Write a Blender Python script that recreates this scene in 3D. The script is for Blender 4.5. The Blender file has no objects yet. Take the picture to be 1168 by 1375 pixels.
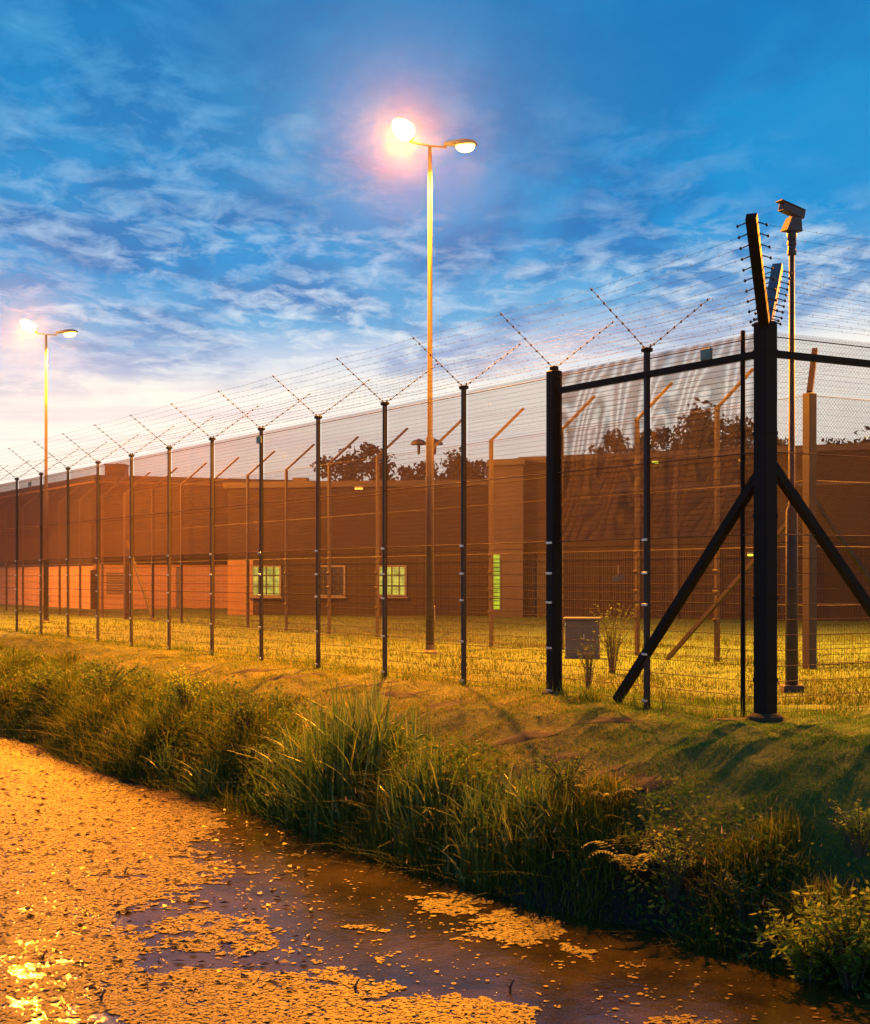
import bpy, math, random
import numpy as np
from mathutils import Vector, Matrix

random.seed(7)
rng = np.random.default_rng(11)
SC = bpy.context.scene
COL = SC.collection
R = math.radians

# ------------------------------------------------------------------ camera
F = 1900.0; CX = 584.0; HY = 775.0; CAMZ = 1.81
cam_d = bpy.data.cameras.new('camera'); cam = bpy.data.objects.new('camera', cam_d); COL.objects.link(cam)
cam.location = (0, 0, CAMZ); cam.rotation_euler = (R(90), 0, 0)
cam_d.sensor_fit = 'HORIZONTAL'; cam_d.sensor_width = 36; cam_d.lens = 36 * F / 1168
cam_d.shift_y = (HY - 687.5) / 1168
cam_d.clip_start = 0.1; cam_d.clip_end = 6000
SC.camera = cam

# ------------------------------------------------------------------ world
def lin(c):
    return tuple((v / 255 / 12.92 if v / 255 <= .04045 else ((v / 255 + .055) / 1.055) ** 2.4) for v in c)

W = bpy.data.worlds.new('World'); SC.world = W; W.use_nodes = True
nt = W.node_tree; nt.nodes.clear()
class NB:
    """small node builder"""
    def __init__(s, tree): s.t = tree
    def n(s, kind, **kw):
        nd = s.t.nodes.new(kind)
        for k, v in kw.items():
            if k == 'inp':
                for a, b in v.items():
                    if isinstance(b, bpy.types.NodeSocket): s.t.links.new(b, nd.inputs[a])
                    else: nd.inputs[a].default_value = b
            else: setattr(nd, k, v)
        return nd
    def math(s, op, a, b=None, c=None, clamp=False):
        nd = s.t.nodes.new('ShaderNodeMath'); nd.operation = op; nd.use_clamp = clamp
        for i, v in enumerate((a, b, c)):
            if v is None: continue
            if isinstance(v, bpy.types.NodeSocket): s.t.links.new(v, nd.inputs[i])
            else: nd.inputs[i].default_value = v
        return nd.outputs[0]
    def ramp(s, fac, pts, interp='LINEAR'):
        nd = s.t.nodes.new('ShaderNodeValToRGB'); cr = nd.color_ramp; cr.interpolation = interp
        while len(cr.elements) < len(pts): cr.elements.new(0.5)
        for e, (p, c) in zip(cr.elements, pts):
            e.position = p; e.color = (c[0], c[1], c[2], 1) if not isinstance(c, (int, float)) else (c, c, c, 1)
        s.t.links.new(fac, nd.inputs[0]); return nd.outputs[0]
    def mix(s, fac, a, b, mode='MIX'):
        nd = s.t.nodes.new('ShaderNodeMix'); nd.data_type = 'RGBA'; nd.blend_type = mode
        for i, v in ((0, fac), (6, a), (7, b)):
            if isinstance(v, bpy.types.NodeSocket): s.t.links.new(v, nd.inputs[i])
            elif i == 0: nd.inputs[0].default_value = v
            else: nd.inputs[i].default_value = (v[0], v[1], v[2], 1)
        return nd.outputs[2]
    def noise(s, vec, scale, detail=4, rough=.55, dist=0, w=None):
        nd = s.t.nodes.new('ShaderNodeTexNoise')
        if vec is not None: s.t.links.new(vec, nd.inputs['Vector'])
        nd.inputs['Scale'].default_value = scale; nd.inputs['Detail'].default_value = detail
        nd.inputs['Roughness'].default_value = rough; nd.inputs['Distortion'].default_value = dist
        return nd.outputs[0]
    def link(s, a, b): s.t.links.new(a, b)

nb = NB(nt)
tc = nb.n('ShaderNodeTexCoord')
sep = nb.n('ShaderNodeSeparateXYZ', inp={0: tc.outputs['Generated']})
X, Y, Z = sep.outputs
# cloud sheet: project the view direction on a high flat layer
zz = nb.math('ADD', nb.math('MAXIMUM', Z, 0.0), 0.05)
cu = nb.math('DIVIDE', X, zz); cv = nb.math('DIVIDE', Y, zz)
plane = nb.n('ShaderNodeCombineXYZ', inp={0: cu, 1: cv, 2: 0.0})
def mapped(scale, rot, loc=(0, 0, 0)):
    m = nb.n('ShaderNodeMapping'); m.inputs['Scale'].default_value = scale
    m.inputs['Rotation'].default_value = (0, 0, rot); m.inputs['Location'].default_value = loc
    nb.link(plane.outputs[0], m.inputs[0]); return m.outputs[0]
SUN_EL, SUN_ROT = R(1.5), R(-14)
sky = nb.n('ShaderNodeTexSky', sky_type='NISHITA', sun_disc=False, sun_elevation=SUN_EL, sun_rotation=SUN_ROT)
zsh = nb.math('ADD', nb.math('MAXIMUM', Z, 0.0), nb.math('MULTIPLY', X, -0.07))
wob = nb.noise(mapped((.5, 1.0, 1), .2, (3, 1, 0)), 1.2, 4, .55)
zsh = nb.math('ADD', zsh, nb.math('MULTIPLY', nb.math('SUBTRACT', wob, .5), .05))
grad = nb.ramp(zsh, [(0.0, lin((255, 222, 186))), (0.03, lin((255, 240, 216))), (0.06, lin((255, 251, 242))),
                     (0.134, lin((255, 250, 238))), (0.156, lin((206, 218, 236))), (0.184, lin((100, 174, 224))),
                     (0.225, lin((6, 146, 214))), (0.30, lin((0, 142, 208))), (0.40, lin((0, 124, 192))), (1.0, lin((0, 40, 96)))])
# dark slate-blue cloud masses
n1 = nb.noise(mapped((.9, .55, 1), .10, (0.6, .2, 0)), 2.0, 9, .64, .3)
dm = nb.ramp(n1, [(.42, 0.0), (.60, 1.0)], 'EASE')
dfac = nb.math('MULTIPLY', dm, nb.ramp(zsh, [(.120, 0.0), (.150, .6), (.22, .75), (.3, .5), (.5, .3)]))
darkc = nb.ramp(zsh, [(.10, lin((196, 190, 220))), (.15, lin((112, 150, 206))), (.2, lin((18, 112, 186))), (.3, lin((0, 102, 176)))])
col = nb.mix(dfac, grad, darkc)
# light wisps, fibrous
n2 = nb.noise(mapped((1.15, .75, 1), .12, (1.9, .6, 0)), 7.5, 10, .62, .35)
n3 = nb.noise(mapped((.8, .7, 1), .2, (5.2, 2.2, 0)), 1.3, 4, .55)
wf = nb.math('MULTIPLY', nb.ramp(n2, [(.45, 0.0), (.70, 1.0)]), nb.ramp(n3, [(.34, 0.0), (.56, 1.0)]))
wf = nb.math('MULTIPLY', wf, nb.ramp(nb.math('ADD', nb.math('MULTIPLY', X, 1.2), nb.math('MULTIPLY', nb.math('SUBTRACT', Z, .24), 4)), [(.20, 1.0), (.5, .1)]))
wf = nb.math('MULTIPLY', wf, nb.ramp(zsh, [(.11, .9), (.2, 1.0), (.3, .6), (.4, .5)]))
wispc = nb.ramp(zsh, [(.12, lin((255, 250, 242))), (.2, lin((206, 226, 244))), (.34, lin((90, 178, 226)))])
col = nb.mix(wf, col, wispc)
# thin warm streaks low down
n4 = nb.noise(mapped((.25, 1.2, 1), .15, (.3, 3.1, 0)), 1.2, 6, .6, .2)
lf = nb.math('MULTIPLY', nb.ramp(n4, [(.5, 0.0), (.66, 1.0)]), nb.ramp(zsh, [(.04, 0.0), (.085, .12), (.13, .35), (.17, 0.0)]))
col = nb.mix(lf, col, lin((206, 182, 208)))
skc = nb.mix(1.0, col, nb.mix(1.0, sky.outputs[0], (.006, .006, .006), 'MULTIPLY'), 'ADD')
bg = nb.n('ShaderNodeBackground', inp={0: skc, 1: 1.0})
nb.link(bg.outputs[0], nb.n('ShaderNodeOutputWorld').inputs[0])

# ------------------------------------------------------------------ sun, exposure
sd = bpy.data.lights.new('sun', 'SUN'); sd.energy = 0.12; sd.angle = R(8); sd.color = (1, .74, .55)
sun = bpy.data.objects.new('sun', sd); COL.objects.link(sun)
sun.rotation_euler = Vector((math.sin(SUN_ROT) * -1, -math.cos(SUN_ROT), -math.tan(R(3)))).to_track_quat('-Z', 'Y').to_euler()
SC.view_settings.view_transform = 'Standard'; SC.view_settings.look = 'None'
SC.view_settings.exposure = 0; SC.view_settings.gamma = 1
SODIUM = (1.0, .31, .010)
LAMP_W = 30000
HAZE = .000075

# ------------------------------------------------------------------ helpers
def tag(o, label=None, cat=None, group=None, kind=None):
    if label: o['label'] = label
    if cat: o['category'] = cat
    if group: o['group'] = group
    if kind: o['kind'] = kind
    return o
def empty(name, loc=(0, 0, 0), rz=0):
    o = bpy.data.objects.new(name, None); COL.objects.link(o); o.location = loc; o.rotation_euler = (0, 0, rz)
    o.empty_display_size = .3
    return o
def copy_tree(o, parent=None):
    c = o.copy(); COL.objects.link(c)
    if parent is not None: c.parent = parent
    for ch in list(KIDS.get(o, [])):
        d = copy_tree(ch, c)
        KIDS.setdefault(c, []).append(d)
    return c
KIDS = {}

class MB:
    def __init__(s): s.v = []; s.f = []; s.mi = []; s.cur = 0
    def add(s, vs, fs):
        b = len(s.v); s.v += [tuple(v) for v in vs]
        for f in fs: s.f.append(tuple(b + i for i in f)); s.mi.append(s.cur)
        return s
    def box(s, c, size, M=None):
        hx, hy, hz = (k / 2 for k in size)
        vs = [Vector((a * hx, b * hy, d * hz)) for a in (-1, 1) for b in (-1, 1) for d in (-1, 1)]
        if M is not None: vs = [M @ v for v in vs]
        c = Vector(c)
        return s.add([v + c for v in vs], [(0, 1, 3, 2), (4, 6, 7, 5), (0, 4, 5, 1), (2, 3, 7, 6), (0, 2, 6, 4), (1, 5, 7, 3)])
    def bevbox(s, c, size, b):
        x, y, z = (k / 2 for k in size)
        ring = [(x - b, -y), (x, -y + b), (x, y - b), (x - b, y), (-x + b, y), (-x, y - b), (-x, -y + b), (-x + b, -y)]
        ring2 = [(px * (1 - b / x), py * (1 - b / y)) for px, py in ring]
        c = Vector(c); lv = []
        for rr, zz in ((ring2, -z), (ring, -z + b), (ring, z - b), (ring2, z)):
            lv += [c + Vector((px, py, zz)) for px, py in rr]
        fs = [tuple(range(7, -1, -1)), tuple(range(24, 32))]
        for k in range(3):
            for i in range(8): j = (i + 1) % 8; fs.append((k * 8 + i, k * 8 + j, k * 8 + 8 + j, k * 8 + 8 + i))
        return s.add(lv, fs)
    def tube(s, p0, p1, r0, r1=None, n=8, cap=True):
        return s.path([p0, p1], [r0, r0 if r1 is None else r1], n, cap)
    def path(s, pts, rs, n=8, cap=True):
        pts = [Vector(p) for p in pts]
        if isinstance(rs, (int, float)): rs = [rs] * len(pts)
        vs = []
        ref = None
        for i, p in enumerate(pts):
            t = (pts[min(i + 1, len(pts) - 1)] - pts[max(i - 1, 0)]).normalized()
            if ref is None: ref = Vector((0, 0, 1)) if abs(t.z) < .9 else Vector((1, 0, 0))
            a = t.cross(ref).normalized(); b = a.cross(t)
            for k in range(n):
                q = 2 * math.pi * k / n
                vs.append(p + (a * math.cos(q) + b * math.sin(q)) * rs[i])
        fs = []
        for i in range(len(pts) - 1):
            for k in range(n):
                j = (k + 1) % n
                fs.append((i * n + k, i * n + j, (i + 1) * n + j, (i + 1) * n + k))
        if cap and n > 2:
            fs.append(tuple(range(n - 1, -1, -1))); m = (len(pts) - 1) * n; fs.append(tuple(m + k for k in range(n)))
        return s.add(vs, fs)
    def beam(s, p0, p1, w, h, up=(0, 0, 1)):
        p0 = Vector(p0); p1 = Vector(p1); t = (p1 - p0).normalized(); a = t.cross(Vector(up))
        if a.length < 1e-4: a = t.cross(Vector((1, 0, 0)))
        a.normalize(); b = a.cross(t)
        vs = [p + a * (i * w / 2) + b * (j * h / 2) for p in (p0, p1) for i, j in ((-1, -1), (1, -1), (1, 1), (-1, 1))]
        return s.add(vs, [(3, 2, 1, 0), (4, 5, 6, 7)] + [(k, (k + 1) % 4, 4 + (k + 1) % 4, 4 + k) for k in range(4)])
    def lathe(s, prof, c=(0, 0, 0), n=16, M=None):
        c = Vector(c); vs = []
        for r, z in prof:
            for k in range(n):
                q = 2 * math.pi * k / n; v = Vector((r * math.cos(q), r * math.sin(q), z))
                if M is not None: v = M @ v
                vs.append(v + c)
        fs = []
        for i in range(len(prof) - 1):
            for k in range(n):
                j = (k + 1) % n; fs.append((i * n + k, i * n + j, (i + 1) * n + j, (i + 1) * n + k))
        fs.append(tuple(range(n - 1, -1, -1))); m = (len(prof) - 1) * n; fs.append(tuple(m + k for k in range(n)))
        return s.add(vs, fs)
    def build(s, name, mats, parent=None, smooth=False):
        me = bpy.data.meshes.new(name); me.from_pydata([tuple(v) for v in s.v], [], s.f)
        if not isinstance(mats, (list, tuple)): mats = [mats]
        for m in mats: me.materials.append(m)
        if len(mats) > 1: me.polygons.foreach_set('material_index', s.mi)
        if smooth: me.polygons.foreach_set('use_smooth', [True] * len(me.polygons))
        me.update()
        o = bpy.data.objects.new(name, me); COL.objects.link(o)
        if parent is not None: o.parent = parent; KIDS.setdefault(parent, []).append(o)
        return o

def np_mesh(name, V, Fq, mats, parent=None, mi=None, smooth=False):
    """V (n,3) array; Fq (m,k) array of equal-sized faces"""
    me = bpy.data.meshes.new(name); n, k = Fq.shape
    me.vertices.add(len(V)); me.vertices.foreach_set('co', V.astype(np.float32).ravel())
    me.loops.add(n * k); me.loops.foreach_set('vertex_index', Fq.astype(np.int32).ravel())
    me.polygons.add(n); me.polygons.foreach_set('loop_start', np.arange(0, n * k, k, dtype=np.int32))
    me.polygons.foreach_set('loop_total', np.full(n, k, dtype=np.int32))
    if not isinstance(mats, (list, tuple)): mats = [mats]
    for m in mats: me.materials.append(m)
    if mi is not None: me.polygons.foreach_set('material_index', mi.astype(np.int32))
    if smooth: me.polygons.foreach_set('use_smooth', np.ones(n, dtype=bool))
    me.update(calc_edges=True)
    o = bpy.data.objects.new(name, me); COL.objects.link(o)
    if parent is not None: o.parent = parent; KIDS.setdefault(parent, []).append(o)
    return o

# ------------------------------------------------------------------ materials
def mat(name):
    m = bpy.data.materials.new(name); m.use_nodes = True; t = m.node_tree; t.nodes.clear()
    b = NB(t); out = b.n('ShaderNodeOutputMaterial'); return m, b, out
def principled(b, out, col, rough=.6, metal=0, bump=None, bstr=.3, bdist=.01, **kw):
    p = b.n('ShaderNodeBsdfPrincipled')
    for k, v in (('Base Color', col), ('Roughness', rough), ('Metallic', metal)):
        if isinstance(v, bpy.types.NodeSocket): b.link(v, p.inputs[k])
        elif k == 'Base Color': p.inputs[k].default_value = (v[0], v[1], v[2], 1)
        else: p.inputs[k].default_value = v
    for k, v in kw.items(): p.inputs[k.replace('_', ' ')].default_value = v
    if bump is not None:
        bn = b.n('ShaderNodeBump', inp={'Strength': bstr, 'Distance': bdist, 'Height': bump}); b.link(bn.outputs[0], p.inputs['Normal'])
    b.link(p.outputs[0], out.inputs[0]); return p
def worn(name, c1, c2, rough=.55, metal=0, scale=6, bstr=.15):
    m, b, out = mat(name); tc = b.n('ShaderNodeTexCoord').outputs['Object']
    n = b.noise(tc, scale, 6, .65); n2 = b.noise(tc, scale * 9, 3, .6)
    f = b.ramp(n, [(.35, 0.0), (.68, 1.0)])
    c = b.mix(f, c1, c2); c = b.mix(b.ramp(n2, [(.55, 0.0), (.8, .35)]), c, tuple(v * .45 for v in c1))
    ro = b.math('ADD', b.math('MULTIPLY', n, .3), rough - .15)
    principled(b, out, c, ro, metal, bump=n2, bstr=bstr, bdist=.004); return m
def emis(name, c, s):
    m, b, out = mat(name); e = b.n('ShaderNodeEmission', inp={0: (c[0], c[1], c[2], 1), 1: s}); b.link(e.outputs[0], out.inputs[0]); return m

M = {}
M['post'] = worn('dark_painted_steel', (.005, .007, .008), (.014, .013, .010), .62, 0, 4)
for nd in M['post'].node_tree.nodes:
    if nd.type == 'BSDF_PRINCIPLED': nd.inputs['Specular IOR Level'].default_value = .12
M['linepost'] = worn('brown_line_post', (.018, .012, .010), (.03, .02, .014), .65, 0, 4)
M['galv'] = worn('galvanised_steel', (.30, .30, .29), (.20, .19, .17), .45, .6, 8)
M['wire'] = worn('mesh_wire', (.06, .028, .020), (.085, .040, .026), .7, 0, 3)
M['wirei'] = worn('inner_mesh_wire', (.03, .017, .014), (.045, .025, .02), .7, 0, 3)
M['barb'] = worn('barbed_wire_steel', (.015, .013, .012), (.03, .024, .02), .6, .1, 3)
M['clip'] = worn('bright_clip', (.62, .64, .68), (.45, .46, .48), .3, .8, 10)
M['inpost'] = worn('inner_post_steel', (.030, .015, .010), (.018, .010, .007), .55, .1, 4)
M['lamppole'] = worn('lamp_pole_paint', (.065, .048, .045), (.045, .036, .034), .6, .1, 3)
M['lamphead'] = worn('lamp_head_paint', (.26, .25, .24), (.19, .18, .17), .4, .1, 5)
M['camgrey'] = worn('camera_housing_paint', (.07, .062, .058), (.05, .045, .045), .55, 0, 9)
M['black'] = worn('black_plastic', (.02, .02, .022), (.035, .035, .035), .4, 0, 9)
M['glow'] = emis('sodium_lamp_glass', (1.0, .46, .06), 140)
M['glow2'] = emis('sodium_lamp_glass_far', (1.0, .40, .04), 30)
M['winlit'] = None
M['white'] = worn('white_frame_paint', (.15, .125, .11), (.11, .09, .08), .5, 0, 5)
M['cabinet'] = worn('cabinet_grey', (.12, .10, .11), (.09, .075, .08), .5, 0, 4)
M['sensor'] = worn('sensor_box_plastic', (.20, .30, .22), (.12, .20, .15), .5, 0, 9)

def brick_mat(name, a, b2, mortar, scale=1.0, stain=.5):
    m, b, out = mat(name); tcn = b.n('ShaderNodeTexCoord').outputs['Object']
    s = b.n('ShaderNodeSeparateXYZ', inp={0: tcn})
    u = b.math('ADD', s.outputs[0], s.outputs[1]); cmb = b.n('ShaderNodeCombineXYZ', inp={0: u, 1: s.outputs[2], 2: 0.0})
    br = b.n('ShaderNodeTexBrick'); b.link(cmb.outputs[0], br.inputs['Vector'])
    br.inputs['Color1'].default_value = (*a, 1); br.inputs['Color2'].default_value = (*b2, 1); br.inputs['Mortar'].default_value = (*mortar, 1)
    br.inputs['Scale'].default_value = 1; br.inputs['Brick Width'].default_value = .22; br.inputs['Row Height'].default_value = .07
    br.inputs['Mortar Size'].default_value = .006
    n = b.noise(tcn, .35, 6, .6); mpp = b.n('ShaderNodeMapping'); mpp.inputs['Scale'].default_value = (1.2, 1.2, .12); b.link(tcn, mpp.inputs[0])
    n2 = b.noise(mpp.outputs[0], 1.5, 5, .65)
    c = b.mix(b.ramp(n, [(.35, 0.0), (.7, stain)]), br.outputs[0], tuple(v * .55 for v in a))
    c = b.mix(b.ramp(n2, [(.5, 0.0), (.75, stain * .7)]), c, tuple(v * .5 for v in b2))
    principled(b, out, c, .85, bump=br.outputs[1], bstr=-.4, bdist=.006); return m
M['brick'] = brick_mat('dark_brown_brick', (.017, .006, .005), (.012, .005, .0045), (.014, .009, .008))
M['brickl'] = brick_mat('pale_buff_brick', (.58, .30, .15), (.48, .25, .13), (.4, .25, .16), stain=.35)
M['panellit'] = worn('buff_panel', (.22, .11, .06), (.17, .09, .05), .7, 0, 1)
M['fascia'] = worn('roof_fascia', (.05, .033, .03), (.035, .025, .02), .6, 0, 1)
M['roof'] = worn('roof_felt', (.05, .045, .04), (.035, .03, .03), .8, 0, .6)
M['panel'] = worn('grey_wall_panel', (.06, .04, .038), (.045, .032, .030), .7, 0, .8)
M['dark'] = worn('dark_opening', (.012, .010, .010), (.02, .016, .014), .7, 0, 1)
M['winlit'] = emis('lit_window_pane', (.80, .72, .09), 1.0)
M['winlit2'] = emis('lit_slot_window', (.58, .74, .03), 1.1)
m, b, out = mat('dark_glass'); principled(b, out, (.02, .022, .025), .08); M['glass'] = m

for nm_, ca_, cb_, st_ in (('winlit', (.85, .74, .10), (.42, .40, .05), 1.1), ('winlit2', (.58, .74, .03), (.30, .42, .02), 1.2)):
    m, b, out = mat('lit_window_' + nm_); tcn = b.n('ShaderNodeTexCoord').outputs['Object']; nz_ = b.noise(tcn, 2.6, 3, .5)
    e = b.n('ShaderNodeEmission', inp={0: b.mix(b.ramp(nz_, [(.38, 0.0), (.6, 1.0)]), ca_, cb_), 1: st_})
    gl_ = b.n('ShaderNodeBsdfGlossy', inp={'Roughness': .1}); ad = b.n('ShaderNodeMixShader', inp={0: .08, 1: e.outputs[0], 2: gl_.outputs[0]}); b.link(ad.outputs[0], out.inputs[0]); M[nm_] = m
# ground
m, b, out = mat('grassy_ground'); tcn = b.n('ShaderNodeTexCoord').outputs['Object']
na = b.noise(tcn, .55, 7, .62, .3); nbg = b.noise(tcn, 5, 6, .68); nc = b.noise(tcn, 34, 4, .7)
mp = b.n('ShaderNodeMapping'); mp.inputs['Rotation'].default_value = (0, 0, R(34)); mp.inputs['Scale'].default_value = (3.2, 1, 1); b.link(tcn, mp.inputs[0])
ne = b.noise(mp.outputs[0], 1.6, 6, .65)
c = b.mix(b.ramp(na, [(.35, 0.0), (.65, 1.0)]), (.09, .15, .006), (.24, .22, .012))
c = b.mix(b.ramp(nbg, [(.4, 0.0), (.75, .8)]), c, (.16, .13, .045))
sx = b.n('ShaderNodeSeparateXYZ', inp={0: tcn}); acr = b.math('ADD', b.math('MULTIPLY', sx.outputs[0], .829), b.math('MULTIPLY', sx.outputs[1], .56))
c = b.mix(b.ramp(b.math('MULTIPLY', b.math('SUBTRACT', acr, 13.6), .7), [(0.0, 0.0), (1.0, 1.0)]), c, b.mix(na, (.035, .075, .004), (.09, .13, .006)))
c = b.mix(b.math('MULTIPLY', b.math('SUBTRACT', sx.outputs[0], 1.5), .4, clamp=True), c, b.mix(nbg, (.04, .13, .008), (.11, .20, .012)))  # greener to the right: sky-lit shade painted into the ground colour
c = b.mix(b.ramp(ne, [(.58, 0.0), (.68, .9)]), c, (.085, .058, .036))
c = b.mix(b.ramp(nc, [(.35, .55), (.6, 0.0)]), c, (.030, .038, .010))
c = b.mix(b.math('MULTIPLY', b.math('SUBTRACT', 10.9, acr), 1.6, clamp=True), c, b.mix(nbg, (.012, .010, .006), (.035, .028, .014)))  # dark mud towards the water, its shadowed depth painted into the colour
hh = b.math('ADD', b.math('MULTIPLY', nbg, .6), b.math('MULTIPLY', nc, .5))
principled(b, out, c, .9, bump=hh, bstr=.9, bdist=.06); M['ground'] = m

def leaf_mat(name, ca, cb, cc, trans=.35, rough=.5, spec=.5):
    m, b, out = mat(name); g = b.n('ShaderNodeNewGeometry'); rnd = g.outputs['Random Per Island']
    tcn = b.n('ShaderNodeTexCoord').outputs['Object']; n = b.noise(tcn, 1.3, 3, .6)
    f = b.math('ADD', b.math('MULTIPLY', rnd, .55), b.math('MULTIPLY', n, .45))
    c = b.ramp(f, [(.22, ca), (.5, cb), (.80, cc)])
    p = b.n('ShaderNodeBsdfPrincipled'); b.link(c, p.inputs['Base Color']); p.inputs['Roughness'].default_value = rough
    p.inputs['Specular IOR Level'].default_value = spec
    tr = b.n('ShaderNodeBsdfTranslucent'); b.link(c, tr.inputs[0])
    ms = b.n('ShaderNodeMixShader', inp={0: trans, 1: p.outputs[0], 2: tr.outputs[0]}); b.link(ms.outputs[0], out.inputs[0]); return m
M['grass'] = leaf_mat('bank_grass', (.026, .075, .006), (.105, .16, .010), (.34, .29, .035), .45, .6, .25)
M['mown'] = leaf_mat('mown_grass', (.07, .16, .006), (.20, .25, .012), (.46, .34, .04), .35, .65, .2)
M['lawn'] = leaf_mat('lawn_grass', (.020, .06, .002), (.065, .10, .003), (.17, .14, .008), .35, .65, .2)
M['mownshade'] = leaf_mat('shade_green_grass', (.05, .17, .01), (.10, .26, .02), (.20, .30, .03), .35, .65, .2)  # greener copy of the mown grass: sky-lit shade put into its colour
M['reed'] = leaf_mat('reed_leaf', (.035, .10, .016), (.12, .23, .03), (.36, .38, .07), .4, .35)
M['shrub'] = leaf_mat('shrub_leaf', (.14, .26, .015), (.30, .44, .03), (.55, .60, .06), .5, .6, .3)
M['fern'] = leaf_mat('fern_leaf', (.03, .07, .012), (.06, .12, .02), (.10, .15, .03), .35, .5)
M['darkleaf'] = leaf_mat('herb_leaf', (.035, .09, .010), (.09, .18, .02), (.20, .26, .04), .4, .65, .2)
M['treeleaf'] = leaf_mat('tree_leaf', (.022, .030, .010), (.045, .052, .014), (.08, .075, .02), .25, .5)
M['stem'] = worn('woody_stem', (.09, .065, .04), (.13, .10, .05), .8, 0, 8)
M['bark'] = worn('tree_bark', (.06, .045, .035), (.09, .07, .05), .9, 0, 3)
M['seed'] = leaf_mat('seed_head', (.28, .20, .09), (.38, .29, .13), (.5, .4, .2), .3, .6)
M['soil'] = worn('bare_soil', (.030, .026, .012), (.055, .042, .020), .95, 0, 7, .8)
M['twig'] = worn('wet_twig', (.05, .03, .02), (.08, .045, .03), .5, 0, 8)

# duckweed
m, b, out = mat('floating_weed'); g = b.n('ShaderNodeNewGeometry'); tcn = b.n('ShaderNodeTexCoord').outputs['Object']
rnd = g.outputs['Random Per Island']; n = b.noise(tcn, 40, 3, .7); n0 = b.noise(tcn, .5, 4, .6)
c = b.ramp(b.math('ADD', b.math('MULTIPLY', rnd, .6), b.math('MULTIPLY', n, .4)), [(.15, (.02, .012, .004)), (.5, (.075, .038, .008)), (.85, (.16, .078, .014))])
c = b.mix(b.ramp(n0, [(.45, 0.0), (.65, .6)]), c, (.09, .065, .02))
p = principled(b, out, c, .55, bump=n, bstr=.8, bdist=.006); p.inputs['Specular IOR Level'].default_value = .28
M['weed'] = m
# water
m, b, out = mat('moat_water'); tcn = b.n('ShaderNodeTexCoord').outputs['Object']
n = b.noise(tcn, 5.5, 4, .6, .4); n2 = b.noise(tcn, 38, 3, .7); n3 = b.noise(tcn, 130, 2, .6)
hh = b.math('ADD', n, b.math('MULTIPLY', n2, .16))
sp = b.ramp(n3, [(.60, 0.0), (.66, 1.0)])
mur = b.ramp(b.noise(tcn, .8, 6, .65, .5), [(.4, 0.0), (.65, 1.0)])
cc = b.mix(b.math('MULTIPLY', sp, .8), b.mix(mur, (.022, .018, .004), (.085, .06, .008)), (.30, .2, .04))
p = principled(b, out, cc, .06, bump=hh, bstr=.22, bdist=.035); p.inputs['IOR'].default_value = 1.5
M['water'] = m

# ------------------------------------------------------------------ terrain
BN = (.829, .560); WATER = -1.73; D0 = 9.76
PROF_D = np.array([-3000, -1.5, -.6, .4, 1.0, 6.5, 9.2, 9.62, 9.80, 10.2, 11.0, 11.9, 12.7, 13.35, 14.0, 3000])
PROF_Z = np.array([.08, .08, -.1, -1.5, -2.1, -2.4, -2.2, -1.84, -1.56, -1.12, -.62, -.27, -.12, -.04, .0, .0])
def wobble(x, y):
    return (np.sin(x * 1.7 + 2.1 * np.sin(y * .6)) * np.sin(y * 1.3 + x * .4) * .05 + np.sin(x * 3.9 + y * 2.7) * np.sin(y * 4.3 - x * 2.2 + 1) * .028
            + np.sin(x * 8.3 - y * 5.1) * np.sin(y * 7.7 + x * 3.9) * .012)
def ground_z(x, y):
    x = np.asarray(x, float); y = np.asarray(y, float)
    t = -.56 * x + .829 * y
    d = BN[0] * x + BN[1] * y + .22 * np.sin(t * .55 + .6) * np.clip((13.2 - (BN[0] * x + BN[1] * y)) / 3, 0, 1) + .10 * np.sin(t * 1.7) * np.clip((12.5 - (BN[0] * x + BN[1] * y)) / 3, 0, 1)
    z = np.interp(d, PROF_D, PROF_Z)
    amp = np.interp(d, [9.6, 10.2, 12.5, 14, 16, 60], [.2, 1.1, 1.5, .7, .5, .3])
    far = np.clip((90 - np.hypot(x, y)) / 30, 0, 1)
    # low mound on the right
    z = z + .16 * np.exp(-(((x - 5.3) / 1.1) ** 2 + ((y - 15.7) / .8) ** 2))
    return z + wobble(x, y) * amp * far
def gz(x, y): return float(ground_z(x, y))
def spread(lo, hi, step, far, growth=1.35):
    a = list(np.arange(lo, hi + 1e-6, step)); s = step
    l = []; p = lo
    while p > -far: s *= growth; p -= s; l.append(p)
    s = step; r_ = []; p = hi
    while p < far: s *= growth; p += s; r_.append(p)
    return np.array(l[::-1] + a + r_)
ds = spread(9.0, 15.5, .12, 2500); ts = spread(4, 48, .16, 2500)
DD, TT = np.meshgrid(ds, ts, indexing='ij')
GX = DD * BN[0] - TT * .56; GY = DD * BN[1] + TT * .829
V = np.stack([GX.ravel(), GY.ravel(), ground_z(GX, GY).ravel()], 1)
nd_, nt_ = DD.shape; idx = np.arange(nd_ * nt_).reshape(nd_, nt_)
Fq = np.stack([idx[:-1, :-1].ravel(), idx[1:, :-1].ravel(), idx[1:, 1:].ravel(), idx[:-1, 1:].ravel()], 1)
tag(np_mesh('ground', V, Fq, M['ground'], smooth=True), kind='structure')
def dt(d, t): return (d * BN[0] - t * .56, d * BN[1] + t * .829)
q = [dt(-.2, -60), dt(10.5, -60), dt(10.5, 160), dt(-.2, 160)]
o = MB().add([(x, y, WATER) for x, y in q], [(0, 1, 2, 3)]).build('water', M['water']); tag(o, kind='structure')

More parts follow.
